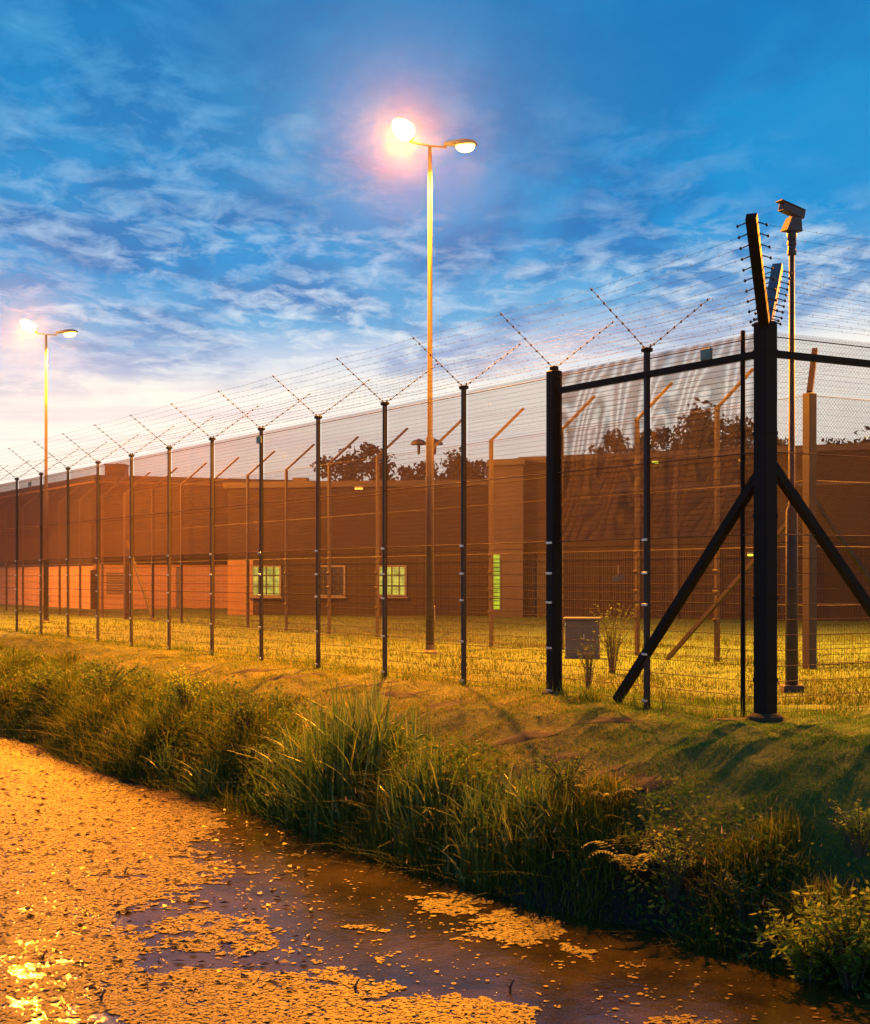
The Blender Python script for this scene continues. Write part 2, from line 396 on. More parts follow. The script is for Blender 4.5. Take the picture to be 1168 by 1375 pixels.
def at(px, py, z=0.0):
    """point on the level z seen at a photo pixel (used to measure positions)"""
    Yd = (CAMZ - z) * F / (py - HY); return ((px - CX) * Yd / F, Yd)
def atY(px, py, Yd): return Vector(((px - CX) * Yd / F, Yd, CAMZ - (py - HY) * Yd / F))

# ------------------------------------------------------------------ lamp posts
def lamp_post(loc, height, facing, label, strength=1.0, arm_l=.42, arm_r=.42, tl=9, sr=1.0):
    t = empty('lamp_post', loc, 0)
    tag(t, label, 'lamp post', 'tall double-headed street lamps between the fences')
    p = MB(); h = height
    p.path([(0, 0, -.3), (0, 0, 5.1), (0, 0, 5.2), (0, 0, h - 3), (0, 0, h - .05)], [.10, .095, .066, .056, .046], 14)
    p.build('pole', M['lamppole'], t, True)
    MB().lathe([(.17, -.05), (.17, .03), (.12, .08), (.112, .2)], n=14).build('base_collar', M['lamppole'], t)
    MB().bevbox((.108, 0, .95), (.03, .1, .35), .01).build('hatch', M['lamphead'], t)
    a = Vector((math.cos(facing), math.sin(facing), 0))
    MB().path([-a * arm_l + Vector((0, 0, h + .02)), Vector((0, 0, h - .02)), a * arm_r + Vector((0, 0, h - .01))], .03, 8).build('cross_arm', M['lamphead'], t)
    for sgn, al in ((-1, arm_l), (1, arm_r)):
        ang = facing + R(8) if sgn > 0 else facing + math.pi + R(52)
        tilt = R(9 if sgn > 0 else tl); bs = 1.5 if sgn < 0 else 1.0; Rm = Matrix.Rotation(ang, 3, 'Z') @ Matrix.Rotation(-tilt, 3, 'Y')
        base = a * (sgn * (al - .05)) + Vector((0, 0, h + .05))
        # housing: lofted cobra head, local x outward
        secs = [(0, .055, .05, 0), (.06, .085, .07, .01), (.28, .10, .085, .02), (.34, .15, .10, .02), (.55, .17, .11, .02), (.78, .13, .09, .01), (.88, .05, .04, -.01)]
        b = MB(); n = 12; vs = []
        for sx, w, hh_, zc in secs:
            for k in range(n):
                q = 2 * math.pi * k / n
                zq = math.sin(q) * hh_; zq = max(zq, -.035)
                vs.append(base + Rm @ Vector((sx, math.cos(q) * w, zq + zc)))
        fs = [(i * n + k, i * n + (k + 1) % n, (i + 1) * n + (k + 1) % n, (i + 1) * n + k) for i in range(len(secs) - 1) for k in range(n)]
        fs += [tuple(range(n - 1, -1, -1)), tuple((len(secs) - 1) * n + k for k in range(n))]
        b.add(vs, fs); hd = b.build('lamp_head', M['lamphead'], t, True)
        # glass bowl under the outer half
        g = MB(); vs = []; n = 14
        for j in range(6):
            ph = j / 5 * math.pi / 2 * .98; rr = math.cos(ph); zz_ = -math.sin(ph)
            for k in range(n):
                q = 2 * math.pi * k / n
                vs.append(base + Rm @ Vector((.57 + math.cos(q) * .25 * rr * bs, math.sin(q) * .165 * rr * bs, -.03 + zz_ * .16 * bs)))
        fs = [(j * n + k, (j + 1) * n + k, (j + 1) * n + (k + 1) % n, j * n + (k + 1) % n) for j in range(5) for k in range(n)]
        fs.append(tuple(5 * n + k for k in range(n)))
        g.add(vs, fs); g.build('glass_bowl', M['glow'] if sgn < 0 else M['glow2'], hd, True)
        ld = bpy.data.lights.new('lamp_light', 'SPOT'); ld.energy = LAMP_W * strength * (1.9 if sgn < 0 else sr); ld.color = SODIUM; ld.shadow_soft_size = .1
        ld.spot_size = R(164); ld.spot_blend = .35
        lo = bpy.data.objects.new('lamp_light', ld); COL.objects.link(lo); lo.parent = t
        lo.location = base + Rm @ Vector((.57, 0, -.36))
        lo.rotation_euler = (Matrix.Rotation(ang, 3, 'Z') @ Matrix.Rotation(-(tilt + R(5)), 3, 'Y')).to_euler()
    return t
lamp_post((-.12, 33.7, 0), 12.1, R(20), 'tall lit double street lamp in the middle of the picture behind the mesh fence', tl=17, sr=.55, arm_l=.52)
lamp_post((-15.5, 56.4, 0), 11.5, R(20), 'farther lit double street lamp at the left edge above the barbed fence', .7, tl=24, sr=2.4)
lamp_post((-31.0, 79.2, 0), 11.5, R(20), 'distant lit double street lamp beyond the left edge of the picture', .5)
lamp_post((16.2, 33.2, 0), 12.0, R(20), 'lit double street lamp beyond the right edge of the picture', 1.0, sr=.3)

# small twin mushroom lamp
lp = atY(573, 597, 60); t = empty('garden_lamp', (lp.x, 60, 0)); tag(t, 'small unlit twin lamp with two mushroom shades behind the tall lamp pole', 'lamp post')
MB().tube((0, 0, -.2), (0, 0, lp.z), .05, .04, 8).build('pole', M['lamppole'], t)
MB().tube((-.34, 0, lp.z), (.34, 0, lp.z), .02).build('cross_arm', M['lamppole'], t)
for sx in (-.34, .34):
    MB().lathe([(.36, -.02), (.33, .06), (.22, .16), (.08, .2), (.02, .24)], (sx, 0, lp.z + .02), 16).build('lamp_shade', M['camgrey'], t, True)
    MB().lathe([(.03, -.42), (.06, -.36), (.07, -.06), (.05, 0)], (sx, 0, lp.z), 10).build('lamp_glass', M['glass'], t, True)

# ------------------------------------------------------------------ fences
D1 = Vector((-.5353, .8447, 0)); RZ1 = math.atan2(D1.y, D1.x)      # left run, away to the left
D2 = Vector((.868, .4965, 0)); RZ2 = math.atan2(D2.y, D2.x)        # right run
C_OUT = Vector((4.23, 18.12, 0)); C_IN = Vector((7.41, 28.0, 0))
SEAM = 2.36

def wires(lst, r, n=3):
    """many straight thin wires as one mesh; lst of (p0, p1)"""
    P0 = np.array([a for a, b in lst], float); P1 = np.array([b for a, b in lst], float)
    T = P1 - P0; T /= np.linalg.norm(T, axis=1)[:, None]
    ref = np.where(np.abs(T[:, 2:3]) > .8, np.array([[0, 1, 0]]), np.array([[0, 0, 1]]))
    A = np.cross(T, ref); A /= np.linalg.norm(A, axis=1)[:, None]; B = np.cross(A, T)
    vs = []
    for P in (P0, P1):
        for k in range(n):
            q = 2 * math.pi * k / n + .5; vs.append(P + (A * math.cos(q) + B * math.sin(q)) * r)
    V = np.stack(vs, 1).reshape(-1, 3); m = len(lst); base = np.arange(m)[:, None] * (2 * n)
    fs = []
    for k in range(n):
        j = (k + 1) % n; fs.append(np.concatenate([base + k, base + j, base + n + j, base + n + k], 1))
    return V, np.concatenate(fs)
def wires_obj(name, lst, r, m, parent, n=3):
    V, Fq = wires(lst, r, n); return np_mesh(name, V, Fq, m, parent)

def upper_panel(parent, s0, s1, top=4.98, bot=SEAM, sp=.016, r=.0020, yo=-.05, m='wire', wav=0.0, name='upper_mesh_panel'):
    L = s1 - s0; lst = []
    nvert = int(L / sp)
    for i in range(nvert + 1):
        x = i * L / nvert
        if wav:
            zs = np.linspace(bot, top, 9)
            pts = [(x + (z - bot) * wav * .9 + wav * .3 * math.sin(z * 3.4 + x * 2.3), yo + wav * .5 * math.sin(x * 7.5 + z * 1.9) * math.sin(math.pi * (z - bot) / (top - bot)) , z) for z in zs]
            lst += list(zip(pts[:-1], pts[1:]))
        else: lst.append(((x, yo, bot), (x, yo, top)))
    for k in range(int((top - bot) / .076) + 1):
        z = bot + k * .076; lst.append(((0, yo + .003, z), (L, yo + .003, z)))
    o = wires_obj(name, lst, r, M[m], parent); o.location = (s0, 0, 0); return o
def lower_panel(parent, s0, s1, yo=-.05, m='wire', r=.0019, name='lower_mesh_panel', top=SEAM):
    L = s1 - s0; lst = []
    nvert = int(L / .05)
    for i in range(nvert + 1):
        x = i * L / nvert; lst.append(((x, yo, .04), (x, yo, top)))
    V1, F1 = wires(lst, r)
    lst = []
    for k in range(12):
        z = .06 + k * .2
        if z > top: break
        lst += [((0, yo - .008, z), (L, yo - .008, z)), ((0, yo + .008, z), (L, yo + .008, z))]
    V2, F2 = wires(lst, .0050)
    o = np_mesh(name, np.concatenate([V1, V2]), np.concatenate([F1, F2 + len(V1)]), M[m], parent); o.location = (s0, 0, 0); return o
def chain_panel(parent, s0, s1, bot, top, yo, m='wirei', sp=.075, r=.0018, name='chain_link_panel'):
    L = s1 - s0; H = top - bot; lst = []
    k = -H
    while k < L:
        a = max(0, -k); bnd = min(H, L - k)
        if bnd > a:
            lst.append(((k + a, yo, bot + a), (k + bnd, yo, bot + bnd)))
            lst.append(((k + a, yo + .004, top - a), (k + bnd, yo + .004, top - bnd)))
        k += sp
    o = wires_obj(name, lst, r, M[m], parent); o.location = (s0, 0, 0); return o

OUT_A, OUT_B, IN_A, IN_B = 1.03, .77, 1.2, .86
STR = 9   # strands per arm
def v_arm(sub_parent, sgn_out, ya, zb, z0=5.03, knob=.016):
    """thin spiked arm with an insulator at every strand"""
    b = MB(); p0 = Vector((0, 0, z0)); p1 = Vector((0, sgn_out * ya, z0 + zb))
    b.tube(p0, p1, .006, .005, 6)
    for k in range(STR):
        p = p0.lerp(p1, (k + 1) / (STR + .3)); b.lathe([(.004, -.02), (knob, -.012), (knob, .012), (.004, .02)], p, 6)
    return b.build('barb_arm', M['barb'], sub_parent)

# ---- outer fence, left run (local y = outward, towards the moat)
of = empty('security_fence', C_OUT, RZ1)
tag(of, 'high dark mesh security fence with V-shaped barbed wire top running away along the moat', 'fence')
S_THIN = [6.99, 9.64] + [9.64 + 2.655 * k for k in range(1, 14)]
S_ALL = [0, 2.29, 4.46] + S_THIN
def thin_post(parent, s):
    b = MB(); b.box((0, 0, 2.35), (.066, .066, 5.3)); p = b.build('post', M['linepost'], parent); p.location = (s, 0, 0)
    c = MB(); c.bevbox((0, 0, 5.03), (.13, .13, .06), .012); c.tube((-.05, 0, 5.03), (-.085, 0, 5.10), .012); c.tube((.05, 0, 5.03), (.085, 0, 5.10), .012)
    c.build('post_cap', M['post'], p)
    for z in (.06, .72, 1.42, 1.87, 2.34):
        MB().bevbox((0, .048, z), (.11, .02, .035), .004).build('clip', M['clip'], p)
    v_arm(p, 1, OUT_A, OUT_B); v_arm(p, -1, IN_A, IN_B)
    return p
tp = thin_post(of, 2.29)
for s in S_THIN:
    c = copy_tree(tp, of); c.location = (s, 0, 0)
# thick square posts
def thick_post(parent, s, w, h, name='square_post'):
    b = MB(); b.bevbox((0, 0, h / 2 - .15), (w, w, h + .3), .012); p = b.build(name, M['post'], parent); p.location = (s, 0, 0); return p
p2 = thick_post(of, 4.46, .185, 5.0)
MB().bevbox((0, 0, 5.03), (.11, .11, .09), .015).build('post_cap', M['post'], p2)
for z in (.06, .72, 1.42, 1.87, 2.34): MB().bevbox((0, .10, z), (.14, .02, .035), .004).build('clip', M['clip'], p2)
v_arm(p2, 1, OUT_A, OUT_B); v_arm(p2, -1, IN_A, IN_B)
pc = thick_post(of, 0, .22, 5.08, 'corner_post')
# corner arms: heavy box beams in the bisector, given in world offsets then turned into fence space
Ri = Matrix.Rotation(-RZ1, 3, 'Z')
for off, nm in ((Vector((-.42, -1.07, 1.13)), 'corner_arm'), (Vector((.42, 1.08, .98)), 'corner_arm')):
    o2 = Ri @ off; hz = Vector((o2.x, o2.y, 0)).normalized()
    bb = MB(); bb.beam(Vector((0, 0, 5.0)) + hz * .05, Vector((0, 0, 5.03)) + o2, .13, .13); arm = bb.build(nm, M['galv'] if off.y > 0 else M['post'], pc)
    ins = MB()
    for k in range(STR + 1):
        p = Vector((0, 0, 5.03)) + o2 * ((k + .8) / (STR + 1.2))
        for dvec in ((1, 0, 0), (Ri @ D2)):
            dv = Vector(dvec); q0 = p + dv * .06; q1 = p + dv * .24 + Vector((0, 0, -.02)); ins.tube(q0, q1, .010, .007, 5); ins.lathe([(.008, -.02), (.02, 0), (.008, .02)], q1, 6)
    ins.build('insulators', M['barb'], pc)
for pz_ in (.5, 1.55, 2.6, 3.65, 4.7): MB().bevbox((0, 0, pz_), (.232, .232, .05), .006).build('clamp_band', M['post'], pc)
MB().lathe([(.24, -.15), (.23, .03), (.17, .07)], n=14).build('concrete_footing', M['soil'], pc)
MB().lathe([(.20, -.15), (.19, .03), (.15, .05)], n=14).build('concrete_footing', M['soil'], p2)
b = MB(); b.tube((.42, -.02, -.1), (.42, -.02, 5.03), .032, n=8); b.build('guide_pole', M['post'], of)
b = MB(); b.beam((.1, 0, 3.14), (2.95, 0, .02), .11, .11); b.build('diagonal_brace', M['post'], of)
b = MB(); b.beam((.1, 0, 4.68), (4.38, 0, 4.68), .07, .09); b.build('top_rail', M['post'], of)
# far thick post with brace (left)
# mesh panels
ext = S_ALL
proto_u = proto_l = None
for i in range(len(ext) - 1):
    s0, s1 = ext[i] + .04, ext[i + 1] - .04
    if i < 2:
        upper_panel(of, s0, s1, r=.0019)
        upper_panel(of, s0, s1, sp=.0169, wav=.035, yo=-.09, r=.0026, name='backing_mesh_panel')
        lower_panel(of, s0, s1)
    elif i < 4:
        upper_panel(of, s0, s1); lower_panel(of, s0, s1)
    else:
        if proto_u is None: proto_u = upper_panel(of, s0, s1); proto_l = lower_panel(of, s0, s1)
        else:
            for pr in (proto_u, proto_l): c = pr.copy(); COL.objects.link(c); c.location = (s0, 0, 0)
for z in (SEAM, 3.42, 4.90):
    wires_obj('tension_wire', [((0, .0, z), (ext[-1], .0, z))], .008, M['wire'], of, 6)
wires_obj('tension_wire', [((0, -.02, 3.36), (ext[-1], -.02, 3.36))], .005, M['wire'], of, 5)
# barbed strands
def strand(parent, pts, name='barbed_strand'):
    lst = list(zip(pts[:-1], pts[1:])); barbs = []
    for a, b_ in lst:
        a = Vector(a); b_ = Vector(b_); L = (b_ - a).length; n = max(1, int(L / .22))
        for k in range(n):
            p = a.lerp(b_, (k + .5) / n); an = random.random() * 3; d = Vector((.2, math.cos(an), math.sin(an))) * .018
            barbs.append((p - d, p + d))
    V1, F1 = wires(lst, .0018, 4); V2, F2 = wires(barbs, .0022, 4)
    return np_mesh(name, np.concatenate([V1, V2]), np.concatenate([F1, F2 + len(V1)]), M['barb'], parent)
def sagpts(S, y, z, y0, z0):
    """first point at the corner arm (y0,z0) then along posts"""
    pts = []
    for i, s in enumerate(S):
        pts.append((s, y, z) if i else (.24, y0, z0))
        if i < len(S) - 1: pts.append(((s + S[i + 1]) / 2, (y if i else (y + y0) / 2), (z if i else (z + z0) / 2) - .018))
    return pts
for k in range(STR):
    f = (k + 1) / (STR + .3)
    co = Vector((0, 0, 5.03)) + (Ri @ Vector((-.42, -1.07, 1.13))) * ((k + .8) / (STR + 1.2))
    ci = Vector((0, 0, 5.03)) + (Ri @ Vector((.42, 1.08, .98))) * ((k + .8) / (STR + 1.2))
    for sgn, (A_, B_), c0 in ((1, (OUT_A, OUT_B), co), (-1, (IN_A, IN_B), ci)):
        pts = sagpts(S_ALL, sgn * A_ * f, 5.03 + B_ * f, c0.y, c0.z - .02)
        pts[0] = (c0.x + .24, c0.y, c0.z - .02)
        strand(of, pts)
for z, y in ((5.0, .0), (5.07, .05)): strand(of, [(s, y, z) for s in S_ALL])
# sensor boxes hanging on the mesh
for s, z in ((1.05, 4.80), (15.0, 4.80), (32.0, 4.78)):
    p = MB().bevbox((0, 0, 0), (.2, .05, .16), .01).build('sensor_box', M['sensor'], of); p.location = (s, .03, z)

# ---- outer fence, right run (local y = inward)
orr = empty('security_fence', C_OUT, RZ2)
tag(orr, 'right-hand run of dark mesh fence with a sloping brace beyond the big corner post', 'fence')
S_R = [0, 4.1, 8.2, 12.3]
Ri2 = Matrix.Rotation(-RZ2, 3, 'Z')
for s in S_R[1:]:
    c = copy_tree(tp, orr); c.location = (s, 0, 0); c.rotation_euler = (0, 0, math.pi)
MB().beam((.1, 0, 3.26), (3.1, 0, .1), .11, .11).build('diagonal_brace', M['post'], orr)
MB().beam((.1, 0, 4.68), (4.05, 0, 4.68), .07, .09).build('top_rail', M['post'], orr)
for i in range(3):
    s0, s1 = S_R[i] + .04, S_R[i + 1] - .04
    upper_panel(orr, s0, s1, yo=.05, r=.0014, wav=.02); lower_panel(orr, s0, s1, yo=.05)
    chain_panel(orr, s0, s1, SEAM, 4.98, .09, 'wire', .06, .0012)
for z in (SEAM, 3.42, 4.90): wires_obj('tension_wire', [((0, 0, z), (12.3, 0, z))], .008, M['wire'], orr, 6)
for k in range(STR + 1):
    f = (k + 1) / (STR + 1.3)
    co = Vector((0, 0, 5.03)) + (Ri2 @ Vector((-.42, -1.07, 1.13))) * ((k + .8) / (STR + 1.2))
    ci = Vector((0, 0, 5.03)) + (Ri2 @ Vector((.42, 1.08, .98))) * ((k + .8) / (STR + 1.2))
    for sgn, (A_, B_), c0 in ((-1, (OUT_A, 1.05), co), (1, (IN_A, .9), ci)):
        pts = sagpts(S_R, sgn * A_ * f, 5.03 + B_ * f, c0.y, c0.z - .02); pts[0] = (c0.x + .24, c0.y, c0.z - .02)
        strand(orr, pts)

# ---- inner fence, left run
H_IN = 5.45
inf = empty('inner_fence', C_IN, RZ1)
tag(inf, 'second lower-lit fence with single angled arms parallel behind the moat-side fence', 'fence')
S_I = [2.6, 5.2, 8.05, 11.07, 14.0] + [14.0 + 3.06 * k for k in range(1, 16)]
def inner_post(parent, s):
    b = MB(); b.box((0, 0, H_IN / 2 - .15), (.085, .085, H_IN + .3)); p = b.build('post', M['inpost'], parent); p.location = (s, 0, 0)
    MB().beam((0, 0, H_IN - .03), (0, -1.05, H_IN + .88), .06, .06).build('angled_arm', M['inpost'], p)
    for z in (.9, 1.5, 1.95, 2.4): MB().bevbox((0, .05, z), (.16, .03, .05), .006).build('clip', M['inpost'], p)
    return p
ip = inner_post(inf, S_I[0])
for s in S_I[1:]: c = copy_tree(ip, inf); c.location = (s, 0, 0)
pci = MB().bevbox((0, 0, H_IN / 2 - .15), (.2, .2, H_IN + .3), .012).build('corner_post', M['inpost'], inf)
bis = (Ri @ Vector((.35, .9, 0)))
MB().beam((0, 0, H_IN), (bis.x, bis.y, H_IN + 1.0), .11, .11).build('corner_arm', M['inpost'], pci)
MB().beam((.1, 0, 3.3), (3.9, .25, .0), .08, .08).build('diagonal_brace', M['inpost'], inf)
for s in (38.5,):
    MB().bevbox((s, 0, 2.6), (.2, .2, 5.6), .01).build('square_post', M['inpost'], inf)
    MB().beam((s, 0, 3.4), (s - 3.2, 0, 0), .1, .1).build('diagonal_brace', M['inpost'], inf)
SI2 = [0] + S_I; protoc = None
for i in range(len(SI2) - 1):
    s0, s1 = SI2[i] + .04, SI2[i + 1] - .04
    if i < 5: chain_panel(inf, s0, s1, 2.4, H_IN - .04, -.06); lower_panel(inf, s0, s1, m='wirei', r=.0025, top=2.4)
    elif protoc is None: protoc = [chain_panel(inf, s0, s1, 2.4, H_IN - .04, -.06), lower_panel(inf, s0, s1, m='wirei', r=.0025, top=2.4)]
    else:
        for pr in protoc: c = pr.copy(); COL.objects.link(c); c.location = (s0, 0, 0)
for z in (.1, 1.25, 2.42, 3.72, 5.40): wires_obj('tension_wire', [((0, .05, z), (SI2[-1], .05, z))], .007, M['inpost'], inf, 6)
for k in range(7):
    f = (k + 1) / 7.2; strand(inf, [(s, -1.05 * f, H_IN + .9 * f) for s in SI2])
# ---- inner fence, right run
inr = empty('inner_fence', C_IN, RZ2)
tag(inr, 'right-hand run of the inner diamond mesh fence behind the camera pole', 'fence')
for s in (3.1, 6.2, 9.3):
    c = copy_tree(ip, inr); c.location = (s, 0, 0); c.rotation_euler = (0, 0, math.pi)
MB().beam((.1, 0, 3.35), (3.4, 0, 0), .08, .08).build('diagonal_brace', M['inpost'], inr)
for s0, s1 in ((.06, 3.06), (3.14, 6.16), (6.24, 9.26)):
    chain_panel(inr, s0, s1, 2.4, H_IN - .04, .06); lower_panel(inr, s0, s1, yo=.05, m='wirei', r=.0025, top=2.4)
for z in (.1, 1.25, 2.42, 3.72, 5.40): wires_obj('tension_wire', [((0, -.05, z), (9.3, -.05, z))], .007, M['inpost'], inr, 6)
for k in range(7):
    f = (k + 1) / 7.2; strand(inr, [(s, 1.05 * f, H_IN + .9 * f) for s in (0, 3.1, 6.2, 9.3)])

# ------------------------------------------------------------------ surveillance camera on its pole
cb = Vector((479 * 22.2 / F, 22.2, 0))
t = empty('camera_pole', cb); tag(t, 'tall thin grey pole behind the corner post carrying a camera', 'pole')
MB().path([(0, 0, -.2), (0, 0, 2.85), (0, 0, 2.95), (0, 0, 7.05)], [.10, .095, .052, .045], 12).build('pole_shaft', M['lamppole'], t, True)
MB().lathe([(.045, 6.85), (.075, 6.87), (.075, 6.93), (.065, 6.95), (.065, 7.0), (.075, 7.02), (.075, 7.08), (.05, 7.1)], n=12).build('top_flange', M['black'], t)
MB().bevbox((0, 0, .06), (.32, .32, .12), .01).build('base_block', M['lamppole'], t)
t = empty('security_camera', cb + Vector((0, 0, 7.09))); tag(t, 'boxy surveillance camera on a tilting mount on top of the thin pole', 'camera')
MB().lathe([(.065, 0), (.075, .06), (.085, .14)], n=12).build('neck', M['camgrey'], t, True)
b = MB(); ang = R(205)
rz = Matrix.Rotation(R(25), 3, 'Z')
vs = [rz @ Vector(v) for v in ((-.16, -.09, .14), (.14, -.09, .14), (.14, .09, .14), (-.16, .09, .14), (-.05, -.075, .36), (.13, -.075, .36), (.13, .075, .36), (-.05, .075, .36))]
b.add(vs, [(3, 2, 1, 0), (4, 5, 6, 7), (0, 1, 5, 4), (1, 2, 6, 5), (2, 3, 7, 6), (3, 0, 4, 7)]); b.build('tilt_housing', M['camgrey'], t)
Mt = rz @ Matrix.Rotation(R(14), 3, 'Y')
b = MB(); b.box((0, 0, .46), (.42, .14, .12), Mt); hs = b.build('camera_housing', M['camgrey'], t)
MB().box(Vector((0, 0, .535)) + Mt @ Vector((-.02, 0, 0)), (.48, .17, .015), Mt).build('sun_shield', M['camgrey'], t)
MB().box(Vector((0, 0, .46)) + Mt @ Vector((-.212, 0, 0)), (.006, .11, .09), Mt).build('lens_window', M['glass'], hs)
MB().tube((0, 0, .34), (0, 0, .42), .04).build('bracket', M['black'], t)

# ------------------------------------------------------------------ buildings
def wall_block(name, pts, h, m, label, cat='building', thick=None):
    """pts footprint (world xy) closed polygon, ccw; origin at pts[0]"""
    o0 = Vector((pts[0][0], pts[0][1], 0)); t = empty(name, o0); tag(t, label, cat)
    P = [Vector((x, y, 0)) - o0 for x, y in pts]; n = len(P)
    b = MB(); vs = [p + Vector((0, 0, -.3)) for p in P] + [p + Vector((0, 0, h)) for p in P]
    b.add(vs, [(i, (i + 1) % n, n + (i + 1) % n, n + i) for i in range(n)]); b.build('wall', m, t)
    b = MB(); cen = sum(P, Vector()) / n
    out = [cen + (p - cen) * (1 + .25 / (p - cen).length) for p in P]
    b.add([p + Vector((0, 0, h + .0)) for p in out] + [p + Vector((0, 0, h + .28)) for p in out],
          [tuple(range(n - 1, -1, -1)), tuple(range(n, 2 * n))] + [(i, (i + 1) % n, n + (i + 1) % n, n + i) for i in range(n)])
    b.build('roof', [M['fascia']], t)
    return t, o0
def on_face(a, b_, px):
    """distance along the wall a->b seen at photo column px, and the point"""
    k = (px - CX) / F; a = Vector(a); b_ = Vector(b_); d = b_ - a
    u = (k * a.y - a.x) / (d.x - k * d.y); return u, a + d * u
def face_box(t, o0, a, b_, px0, px1, py0, py1, depth, name, m, proud=.0, parent=None):
    _, p0 = on_face(a, b_, px0); _, p1 = on_face(a, b_, px1)
    a3 = Vector((p0.x, p0.y, 0)); b3 = Vector((p1.x, p1.y, 0)); mid = (a3 + b3) / 2
    z0 = CAMZ - (py1 - HY) * mid.y / F; z1 = CAMZ - (py0 - HY) * mid.y / F
    dirv = (b3 - a3).normalized(); nrm = Vector((dirv.y, -dirv.x, 0))
    if nrm.y > 0: nrm = -nrm
    c = mid + nrm * (proud + depth / 2) - o0; c.z = (z0 + z1) / 2
    Mr = Matrix.Rotation(math.atan2(dirv.y, dirv.x), 3, 'Z')
    b = MB(); b.box(c, ((b3 - a3).length, depth, z1 - z0), Mr)
    return b, c, Mr, (b3 - a3).length, z1 - z0, nrm
def add_face_box(*a, **k):
    b, c, Mr, w, h, n = face_box(*a, **k); return b.build(a[9 - 0] if False else a[9], a[10], k.get('parent') or a[0])
def window(t, o0, a, b_, px0, px1, py0, py1, pane, nx, nz):
    b, c, Mr, w, h, n = face_box(t, o0, a, b_, px0, px1, py0, py1, .02, 'x', None)
    fr = MB(); fw = .09
    for sx in (-1, 1): fr.box(c + Mr @ Vector((sx * (w / 2 - fw / 2), -.03, 0)), (fw, .08, h), Mr)
    for sz in (-1, 1): fr.box(c + Mr @ Vector((0, -.03, sz * (h / 2 - fw / 2))), (w - 2 * fw, .08, fw), Mr)
    f = fr.build('window', M['white'], t)
    MB().box(c + Mr @ Vector((0, -.005, 0)), (w - 2 * fw, .02, h - 2 * fw), Mr).build('pane', pane, f)
    bars = MB()
    for i in range(1, nx): bars.box(c + Mr @ Vector((-w / 2 + w * i / nx, -.035, 0)), (.06, .03, h - 2 * fw), Mr)
    for i in range(1, nz): bars.box(c + Mr @ Vector((0, -.037, -h / 2 + h * i / nz)), (w - 2 * fw, .03, .05), Mr)
    bars.build('glazing_bars', M['dark'], f)
    MB().box(c + Mr @ Vector((0, -.08, -h / 2 - .04)), (w + .15, .18, .07), Mr).build('sill', M['white'], f)
    return f
# block A : pale hall at the left
A0 = (-19.3, 80.0); A1 = (-19.3 - .53 * 60, 80 + .848 * 60); A2 = (-19.3 + 13.5, 85.4)
tA, oA = wall_block('long_hall', [A0, A2, (A2[0] - 30, A2[1] + 50), A1], 7.3, M['brickl'], 'long flat-roofed hall with pale walls at the left behind both fences')
fa, fb = A0, A2
dB = (Vector((A2[0], A2[1], 0)) - Vector((A0[0], A0[1], 0))); Mb = Matrix.Rotation(math.atan2(dB.y, dB.x), 3, 'Z')
dC = (Vector((A1[0], A1[1], 0)) - Vector((A0[0], A0[1], 0))); Mc = Matrix.Rotation(math.atan2(dC.y, dC.x), 3, 'Z')
cl_ = MB(); cl_.box(Vector((0, 0, 4.85)) + dB / 2 + Mb @ Vector((0, -.06, 0)), (dB.length + .1, .12, 4.6), Mb)  # added dark band: paints the mesh veil's darkening onto the upper wall
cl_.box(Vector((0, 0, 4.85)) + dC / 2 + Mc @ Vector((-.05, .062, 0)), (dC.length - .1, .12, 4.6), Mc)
cl_.build('veil_dark_band', M['brick'], tA)
rb = MB(); rc = Vector((on_face(fa, fb, 145)[1].x, 82.5, 0)) - oA
rb.bevbox((rc.x, rc.y, 7.95), (1.15, 1.15, .75), .03); rb.bevbox((rc.x, rc.y, 7.95 + .39), (1.25, 1.25, .07), .02); rb.build('roof_vent', M['fascia'], tA)
add_face_box(tA, oA, fa, fb, 121, 131, 765, 824, .25, 'pilaster', M['brick'])
b, c, Mr, w, h, n = face_box(tA, oA, fa, fb, 143, 168, 768, 798, .06, 'x', None)
lv = MB()
for k in range(9): lv.box(c + Vector((0, 0, -h / 2 + (k + .5) * h / 9)), (w, .08, h / 9 * .55), Mr)
lv.build('louvre', M['white'], tA)
add_face_box(tA, oA, fa, fb, 236, 243, 761, 822, .12, 'downpipe_casing', M['white'])
# block B : dark brick link with small windows
B0 = ((306 - CX) * 67.5 / F, 67.5); B1 = ((700 - CX) * 65.3 / F, 65.3)
tB, oB = wall_block('brick_block', [B0, B1, (B1[0] + .5, 76), (B0[0] + 1, 78)], 6.05, M['brick'], 'dark brick building with small barred windows in the middle behind the fences')
for px0, px1, lit in ((338, 378, 1), (425, 464, 0), (507, 546, 1)):
    window(tB, oB, B0, B1, px0, px1, 759, 801, M['winlit'] if lit else M['glass'], 4, 3)
add_face_box(tB, oB, B0, B1, 380, 400, 638, 655, .5, 'roof_box', M['fascia'], proud=-2.2)
add_face_box(tB, oB, B0, B1, 306, 340, 752, 827, .03, 'lit_panel', M['panellit'], proud=.01)
